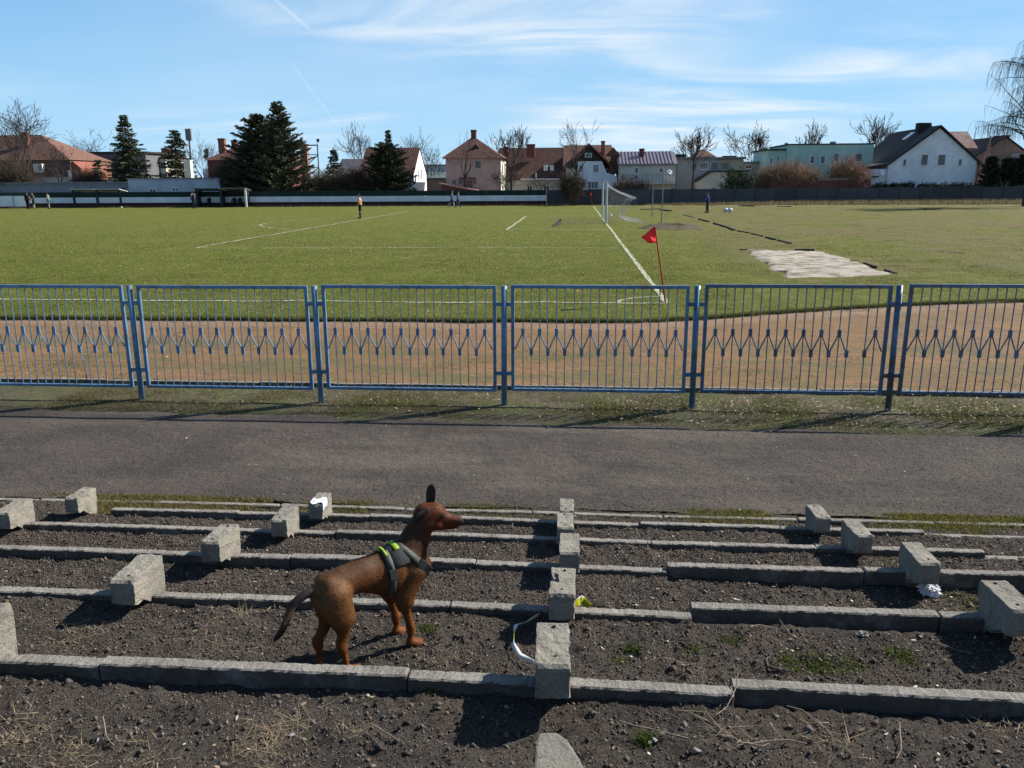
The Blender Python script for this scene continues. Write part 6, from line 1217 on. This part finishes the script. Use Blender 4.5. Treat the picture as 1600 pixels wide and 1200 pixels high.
def grass():
    # pitch: blades get coarser with distance
    n = 420000; t = rng.random(n); Yv = 14.62-np.log(1-t*.985)*9.0; X = rng.uniform(-1, 1, n)*(Yv*.70)+Yv*-.077; e = turf_edge(X); k = Yv > e+.02; k &= ~((X > 5.6) & (X < 9.3) & (Yv > 21.9) & (Yv < 31)); half = rng.random(n) < .88; k &= ~((np.abs(X-GX) < .10) & half); k &= ~((np.abs(Yv-31.55) < .12) & (X > -15) & (X < GX) & half); k &= ~((np.abs(X+14.95) < .09) & (Yv > 31.4) & half); k &= ~((np.abs(Yv-44) < .22) & (X > -3.7) & (X < GX) & half); k &= ~((np.abs(Yv-16.9) < .05) & (X < GX) & half); X, Yv = X[k], Yv[k]
    dens = vnoise(X, Yv, .5, 81)+.5; bare = (X > 3.5) & (rng.random(len(X)) < np.clip((vnoise(X, Yv, .45, 82, 4)+.28)*2.2, .15, .97)); k = ~bare; X, Yv = X[k], Yv[k]; n = len(X); Z = .05+vnoise(X, Yv, .35, 41)*.05
    sc = np.clip(Yv/16, 1, 2.6); h = rng.uniform(.012, .034, n)*np.sqrt(sc); w = rng.uniform(.003, .007, n)*sc; c = vary((.185, .220, .044), n, .3, 1.7)*(1+1.1*vnoise(X, Yv, .45, 91, 4))[:, None]; r = rng.random(n); c[r < .16] = vary((.33, .29, .13), int((r < .16).sum())); h[(Yv < turf_edge(X)+.25)] *= 1.5
    blades('pitch_grass', X, Yv, Z, h, w, c, 'short patchy spring grass of the football pitch', 'grass', .9)
    # turf lip overhanging the track
    n = 26000; X = rng.uniform(-14, 12, n); Yv = turf_edge(X)+np.abs(rng.normal(size=n))*.07-.03; c = vary((.10, .125, .028), n, .4, 1.4); c[rng.random(n) < .35] = (.19, .15, .075); blades('turf_fringe', X, Yv, np.full(n, .045), rng.uniform(.03, .08, n), rng.uniform(.003, .006, n), c, 'ragged grass fringe along the edge of the running track', 'grass', 1.0)
    # verge under the fence: dry and green tufts
    n = 120000; X = rng.uniform(-8.5, 7.5, n); Yv = 8.98+rng.normal(size=n)*.42; cl = vnoise(X, Yv, 1.7, 83, 3)+.5; lim = 8.28-.03*X; k = (Yv > lim-.05) & (Yv < 9.95) & (rng.random(n) < np.clip((cl-.32)*3.2, .05, 1)); X, Yv, cl = X[k], Yv[k], cl[k]; n = len(X)
    g = (rng.random(n) < np.clip(.25+.09*(X+4), .15, .75)*np.clip((cl-.3)*3, .3, 1)); c = np.where(g[:, None], vary((.13, .15, .03), n, .5, 1.4), vary((.23, .19, .095), n, .4, 1.3)); blades('verge_grass', X, Yv, np.full(n, -.004), rng.uniform(.010, .036, n), rng.uniform(.002, .0045, n), c, 'dry and green tufts growing under the blue fence', 'grass', 1.2)
    n = 70000; X = rng.uniform(-8, 7, n); Yv = rng.uniform(9.75, 13.2, n); cl = vnoise(X, Yv, 1.1, 85, 3)+.5; k = rng.random(n) < np.clip((cl-.50)*3, 0, .8)*np.clip((13.2-Yv)/2.5, 0, 1); X, Yv = X[k], Yv[k]; n = len(X); blades('track_weeds', X, Yv, np.full(n, .01), rng.uniform(.008, .026, n), rng.uniform(.003, .006, n), vary((.16, .135, .05), n), 'thin weeds invading the cinder track behind the fence', 'grass', 1.2)
    # mossy strip between the lowest kerb and the path
    n = 90000; X = rng.uniform(-4.8, 4.4, n); Yv = rng.uniform(5.62, 6.02, n); cl = vnoise(X, Yv, 1.5, 87, 3)+.5; k = rng.random(n) < np.clip((cl-.40)*4, .03, 1)*np.where((X > -1.6) & (X < .6), .25, 1); X, Yv = X[k], Yv[k]; n = len(X); c = vary((.17, .17, .03), n, .45, 1.4); q = (rng.random(n) < np.where(X < -1.8, .55, .2)); c[q] = vary((.27, .22, .11), int(q.sum())); blades('edge_moss', X, Yv, np.full(n, .022), rng.uniform(.008, .03, n), rng.uniform(.002, .005, n), c, 'yellow green moss and grass along the lowest kerb', 'moss', .9)
    # far right: long dry grass against the wall
    n = 26000; X = rng.uniform(8, 62, n); Yv = 92.8+.08*X-rng.random(n)**1.5*np.interp(X, [8, 20, 62], [1.2, 4, 7])-.1; blades('dry_grass', X, Yv, np.full(n, .05), rng.uniform(.2, .62, n)*np.interp(X, [8, 25, 62], [.5, 1, 1.15]), rng.uniform(.015, .035, n), vary((.25, .21, .12), n, .5, 1.3), 'tall dry grass along the grey wall on the right', 'grass', .4)
    n = 9000; X = rng.uniform(-62, 8, n); Yv = 92.6+.08*X-rng.random(n)*.9; blades('wall_foot_grass', X, Yv, np.full(n, .05), rng.uniform(.08, .28, n), rng.uniform(.015, .035, n), vary((.22, .19, .10), n, .5, 1.3), 'dry grass at the foot of the striped wall', 'grass', .5)
grass()
def tufts():
    """dry and green tufts on the terraces, at the spots where the photo shows them"""
    SETS = {True: [[], [], [], [], [], []], False: [[], [], [], [], [], []]}
    def put(px, py, z, n, rad, h, base, flat, w=.0016):
        A = SETS[flat]
        n = int(n*(.6 if flat else 1)); p = PG(px, py, z); X = p.x+rng.normal(size=n)*rad; Yv = p.y+rng.normal(size=n)*rad*.8; k = ~on_kerb(Yv, .0); X = X[k]; Yv = Yv[k]; m = len(X)
        for L, v in zip(A, (X, Yv, soil_full(X, Yv)-.002, h*rng.uniform(.3, 1.15, m), np.full(m, w)*rng.uniform(.6, 1.4, m), vary(base, m, .55, 1.4))): L.append(v)
    dry = (.50, .41, .27); grn = (.10, .145, .025); mos = (.16, .165, .03)
    for px, py, z, n, rad, h in ((250, 1000, .73, 0, .05, .09), (375, 968, .73, 240, .05, .10), (120, 1005, .73, 200, .06, .09), (330, 1015, .74, 160, .07, .07), (30, 1150, .95, 260, .06, .09), (110, 1190, .96, 260, .07, .09), (440, 1150, .95, 320, .05, .10), (410, 1185, .96, 300, .05, .08), (560, 1155, .95, 90, .03, .07), (235, 1190, .96, 130, .05, .08), (1300, 1165, .95, 130, .06, .10), (1130, 1150, .95, 90, .05, .10), (1560, 1130, .95, 120, .06, .09), (720, 890, .5, 160, .10, .05), (1060, 1040, .74, 40, .05, .08), (480, 820, .28, 200, .16, .04), (160, 815, .27, 160, .15, .04), (690, 1035, .74, 160, .06, .06), (1400, 880, .28, 120, .12, .05)): put(px, py, z, n, rad, h, dry, True)
    for px, py, z, n, rad, h in ((1235, 1035, .73, 260, .035, .022), (1283, 1040, .73, 420, .045, .028), (1330, 1036, .73, 220, .03, .02), (1412, 1026, .73, 240, .035, .028), (1140, 1003, .73, 170, .025, .02), (1008, 1163, .95, 240, .02, .022), (990, 1024, .73, 200, .022, .018), (968, 1043, .73, 200, .022, .014), (1085, 1025, .73, 180, .025, .018), (668, 992, .73, 200, .02, .022), (670, 1096, .94, 90, .012, .016), (1380, 880, .28, 200, .08, .016), (140, 873, .50, 260, .07, .012)): put(px, py, z, n, rad, h, grn, False, .0022)
    for px, py, z, n, rad, h in ((1540, 945, .51, 900, .06, .012), (1500, 925, .51, 300, .05, .010), (1540, 830, .29, 500, .18, .018), (1450, 848, .30, 300, .12, .015), (1405, 815, .06, 300, .12, .02)): put(px, py, z, n, rad, h, mos, False, .003)
    for flat, nm, lab, ct in ((True, 'straw', 'flattened straw lying on the terrace soil', 'straw'), (False, 'terrace_tufts', 'small green and mossy tufts on the terrace soil', 'tufts')):
        A = SETS[flat]; X, Yv, Z, h, w = [np.concatenate(a) for a in A[:5]]; blades(nm, X, Yv, Z+(.004 if flat else 0), h, w*(.7 if flat else 1), np.concatenate(A[5]), lab, ct, 1.0, flat)
tufts()
def leaf_mesh(name, P, s, cols, label, cat):
    n = len(P); a = rng.uniform(0, 2*np.pi, n); tl = rng.normal(size=(n, 2))*.25; d = np.stack([np.cos(a), np.sin(a), tl[:, 0]], -1); e = np.stack([-np.sin(a), np.cos(a), tl[:, 1]], -1); L_ = s[:, None]; wd = L_*rng.uniform(.22, .5, (n, 1)); up = np.array([0, 0, 1.])
    V = np.stack([P-d*L_, P-d*L_*.3+e*wd+up*L_*.12, P+d*L_*.5+e*wd*.7+up*L_*.1, P+d*L_+up*L_*.15, P+d*L_*.4-e*wd*.8+up*L_*.05, P-d*L_*.4-e*wd+up*L_*.02], 1).reshape(-1, 3); f = np.array([(0, 1, 5), (1, 2, 4), (1, 4, 5), (2, 3, 4)]); Fc = (f[None]+(np.arange(n)*6)[:, None, None]).reshape(-1, 3)
    o = link(name, np_mesh(name, V, Fc, MAT['litter'], cols=np.repeat(cols, 6, 0)), None); return tag(o, label, cat, kind='stuff')
def litter():
    n = 3000; X = rng.uniform(-3.5, 3.3, n); Yv = rng.uniform(1.75, 5.6, n); k = ~on_kerb(Yv, .01) & ((rng.random(n) < .30) | (X > .2)); X, Yv = X[k], Yv[k]; n = len(X)
    X = np.concatenate([X, .75+rng.normal(size=160)*.35, -.15+rng.normal(size=24)*.12, 1.75+rng.normal(size=30)*.3]); Yv = np.concatenate([Yv, 5.15+rng.normal(size=160)*.12, 3.6+rng.normal(size=24)*.12, 3.5+rng.normal(size=30)*.12]); k = ~on_kerb(Yv, .0); X, Yv = X[k], Yv[k]; n = len(X)
    c = np.where((rng.random(n) < .22)[:, None], vary((.60, .57, .52), n, .8, 1.15), vary((.33, .25, .17), n, .5, 1.3)); leaf_mesh('leaf_litter', np.stack([X, Yv, soil_full(X, Yv)+.006], -1), rng.uniform(.003, .012, n)*(1+.6*(rng.random(n) < .06)), c, 'dead leaves and pale chips strewn over the terraces', 'leaves')
    n = 3600; X = rng.uniform(-4.5, 7, n); X = np.where(rng.random(n) < .6, rng.uniform(.5, 7, n), X); Yv = 9.0+rng.normal(size=n)*.42; k = (Yv > 8.3-.03*X) & (Yv < 10.3); X, Yv = X[k], Yv[k]; n = len(X); leaf_mesh('fence_leaves', np.stack([X, Yv, rng.uniform(.012, .04, n)], -1), rng.uniform(.008, .021, n), vary((.34, .26, .17), n, .4, 1.6), 'dry leaves blown against the foot of the fence', 'leaves')
    n = 5200; Yv = 14.9+22*rng.random(n)**1.5; X = rng.uniform(-1, 1, n)*Yv*.66; k = Yv > turf_edge(X); X, Yv = X[k], Yv[k]; n = len(X); leaf_mesh('pitch_leaves', np.stack([X, Yv, np.full(n, .085)], -1), rng.uniform(.009, .024, n)*np.clip(Yv/18, 1, 1.6), vary((.46, .42, .26), n, .5, 1.3), 'pale dead leaves scattered over the pitch', 'leaves')
    n = 500; X = rng.uniform(-9, 8, n); Yv = rng.uniform(9.9, 14.5, n); leaf_mesh('track_leaves', np.stack([X, Yv, np.full(n, .035)], -1), rng.uniform(.01, .024, n), vary((.48, .40, .28), n, .5, 1.3), 'small pale leaves on the cinder track', 'leaves')
    n = 170; X = rng.uniform(-6, 5, n); Yv = rng.uniform(5.95, 8.2, n); leaf_mesh('path_chips', np.stack([X, Yv, np.full(n, .036)], -1), rng.uniform(.005, .014, n), vary((.42, .39, .35), n, .5, 1.3), 'pale chips on the dark path', 'chips')
    # twigs
    S = []
    for px, py, z, L_ in ((1490, 985, .74, .22), (1430, 975, .74, .18), (1335, 890, .5, .3), (1300, 960, .72, .16), (1520, 1020, .74, .12), (1120, 1130, .95, .2), (1075, 1170, .95, .15), (1260, 1170, .95, .2), (1330, 1190, .95, .2), (1585, 1140, .95, .2), (1310, 1150, .95, .16), (1240, 1000, .73, .14), (1100, 970, .72, .1), (1000, 790, .06, .25), (620, 1170, .95, .1), (180, 1175, .95, .12), (1220, 990, .73, .2), (1560, 985, .74, .2), (1150, 1180, .95, .1), (1400, 1190, .95, .2)):
        p = PG(px, py, z); a = rng.uniform(0, np.pi); q = np.array([p.x, p.y, sz(p.x, p.y)+.008]); d = np.array([math.cos(a), math.sin(a)*.7, .10])
        for s in range(4): q2 = q+d*L_/4; q2[2] = max(q2[2], sz(q2[0], q2[1])+.006); S.append((*q, *q2, .0022, .0018)); q = q2; d = d+rng.normal(size=3)*np.array([.25, .25, .12])
    V, Fc = tubes_np(S, 5); tag(link('twigs', np_mesh('twigs', V, Fc, simple('dry_twig', (.30, .25, .19), (.2, .16, .12), 20, .9, 0)), None), 'thin dry twigs scattered on the right of the terraces', 'twigs', kind='stuff')
    # green wire loop lying in the soil
    pts = []
    for px, py in ((1199, 1028), (1197, 1036), (1200, 1043), (1208, 1048), (1222, 1050), (1238, 1052), (1247, 1055)): p = PG(px, py, .735); pts.append(Vector((p.x, p.y, sz(p.x, p.y)+.007)))
    o = MB().path(pts, .0035, 6).build('wire', simple('old_wire', (.07, .07, .055), (.05, .05, .04), 9, .6, 0)); tag(o, 'short curved piece of dark wire beside the green moss cushions', 'wire')
    # crumpled white paper
    def crumple(p, s, mat, name, label, cat, sq=(1, .8, .62), seed=1):
        bm = bmesh.new(); bmesh.ops.create_icosphere(bm, subdivisions=4, radius=1)
        for v in bm.verts:
            n1 = mnoise.noise(v.co*1.7+Vector((seed, 0, 0))); n2 = abs(mnoise.noise(v.co*3.6+Vector((0, seed, 2)))); n3 = abs(mnoise.noise(v.co*8+Vector((0, 3, seed)))); v.co *= .75+.45*n1+.55*n2+.22*n3; v.co = Vector((v.co.x*sq[0]*s, v.co.y*sq[1]*s, v.co.z*sq[2]*s))
        me = bpy.data.meshes.new(name); bm.to_mesh(me); bm.free(); me.materials.append(mat); o = link(name, me, None, None, p); return tag(o, label, cat)
    paper = simple('paper', (.80, .81, .84), (.72, .74, .80), 40, .8, .2); p = PG(1452, 925, .51); crumple(Vector((p.x, p.y, sz(p.x, p.y)+.02)), .05, paper, 'crumpled_paper', 'crumpled white paper on the soil by the right-hand blocks', 'paper', (1.15, .8, .6), 3)
    p = PG(1348, 989, .74); crumple(Vector((p.x, p.y, sz(p.x, p.y)+.008)), .018, simple('stone_pale', (.42, .40, .36), (.3, .28, .25), 30, .9, .3), 'stone', 'pale flat stone at the foot of the right-hand kerb', 'stone', (1.3, .8, .6), 5)
    p = PG(729, 1088, .945); crumple(Vector((p.x, p.y, sz(p.x, p.y)+.012)), .014, simple('plastic_scrap', (.45, .50, .58), (.35, .40, .48), 30, .3, .1), 'plastic_scrap', 'bluish clear plastic scrap left of the front block', 'litter', (.7, .6, 1.3), 8)
    # rag on the far left block
    V = []; n = 22; yA, tA = rowd['A']; tz = tA+.13
    for i in range(n):
        for j in range(n):
            u = i/(n-1)*2-1; v = j/(n-1); x = .012+u*.058; y = yA-.165+v*.10+.02*math.sin(u*4); z = tz+.007+.008*abs(mnoise.noise(Vector((u*3, v*4, 1))))
            if abs(x) > .054: z -= (abs(x)-.054)*(3.2 if x > 0 else .8)+.004; x = math.copysign(.056+.004*math.sin(v*9), x)
            V.append((x-1.86, y+.03, z))
    Fc = [(i*n+j, i*n+j+1, (i+1)*n+j+1, (i+1)*n+j) for i in range(n-1) for j in range(n-1)]; o = link('rag', np_mesh('rag', V, np.array(Fc), paper, smooth=True), None); sd = o.modifiers.new('t', 'SOLIDIFY'); sd.thickness = .003; tag(o, 'white rag lying over the small block behind the dog', 'rag')
    # barrier tape curling out from under the front block
    wt = NT('tape'); pz = wt.pos(True); fr_ = wt.noise(pz, 9, 0, 0); wt.col(wt.mix(wt.rng(fr_, .56, .58), (.80, .80, .78), (.62, .60, .03))); wt.rough(.35)
    def tape(pts, w, label, seed):
        P = [Vector(p) for p in pts]; V = []; Fc = []; m = 0; Q = []
        for i in range(len(P)-1):
            for k in range(6): Q.append(P[i].lerp(P[i+1], k/6))
        Q.append(P[-1])
        for i, q in enumerate(Q):
            t = (Q[min(i+1, len(Q)-1)]-Q[max(i-1, 0)]).normalized(); s = Vector((0, 0, 1)).cross(t).normalized(); tw = .9+.5*math.sin(i*.35+seed); e = s*math.cos(tw)+Vector((0, 0, 1))*math.sin(tw); V += [q-e*w/2, q+e*w/2]
            if i: Fc.append((2*i-2, 2*i-1, 2*i+1, 2*i))
        mb = MB(); mb.poly(V, Fc); o = link('barrier_tape', mb.mesh('barrier_tape', wt.m, True), None); sd = o.modifiers.new('t', 'SOLIDIFY'); sd.thickness = .001; tag(o, label, 'tape', 'scraps of barrier tape')
    def gp(px, py, dz, zz=.745): p = PG(px, py, zz); return (p.x, p.y, sz(p.x, p.y)+dz)
    tape([gp(842, 976, .03), gp(822, 984, .025), gp(806, 992, .03), gp(803, 1006, .025), gp(801, 1022, .02), gp(812, 1036, .02), gp(834, 1048, .02)], .02, 'white barrier tape curling left of the front block', 1); tape([gp(890, 950, .02, .53), gp(900, 949, .025, .53), gp(909, 945, .035, .53), gp(922, 950, .012, .53)], .035, 'yellow and white tape end right of the chipped block', 2.2)
litter()

# ------------------------------------------------------------------ one calibration of all base colours to this exposure
ALBEDO = 0.68
for m in bpy.data.materials:
    if not m.use_nodes or m.name.startswith(('wall_', 'stripe_white', 'window_', 'reddish', 'red_cloth', 'tin_')): continue
    for nd_ in list(m.node_tree.nodes):
        if nd_.type not in ('BSDF_PRINCIPLED', 'BSDF_TRANSLUCENT'): continue
        inp = nd_.inputs[0]
        if inp.is_linked:
            src = inp.links[0].from_socket; mx = m.node_tree.nodes.new('ShaderNodeMixRGB'); mx.blend_type = 'MULTIPLY'; mx.inputs[0].default_value = 1
            mx.inputs[2].default_value = (ALBEDO, ALBEDO, ALBEDO, 1); m.node_tree.links.new(src, mx.inputs[1]); m.node_tree.links.new(mx.outputs[0], inp)
        else: inp.default_value = tuple(c*ALBEDO for c in inp.default_value[:3])+(1,)
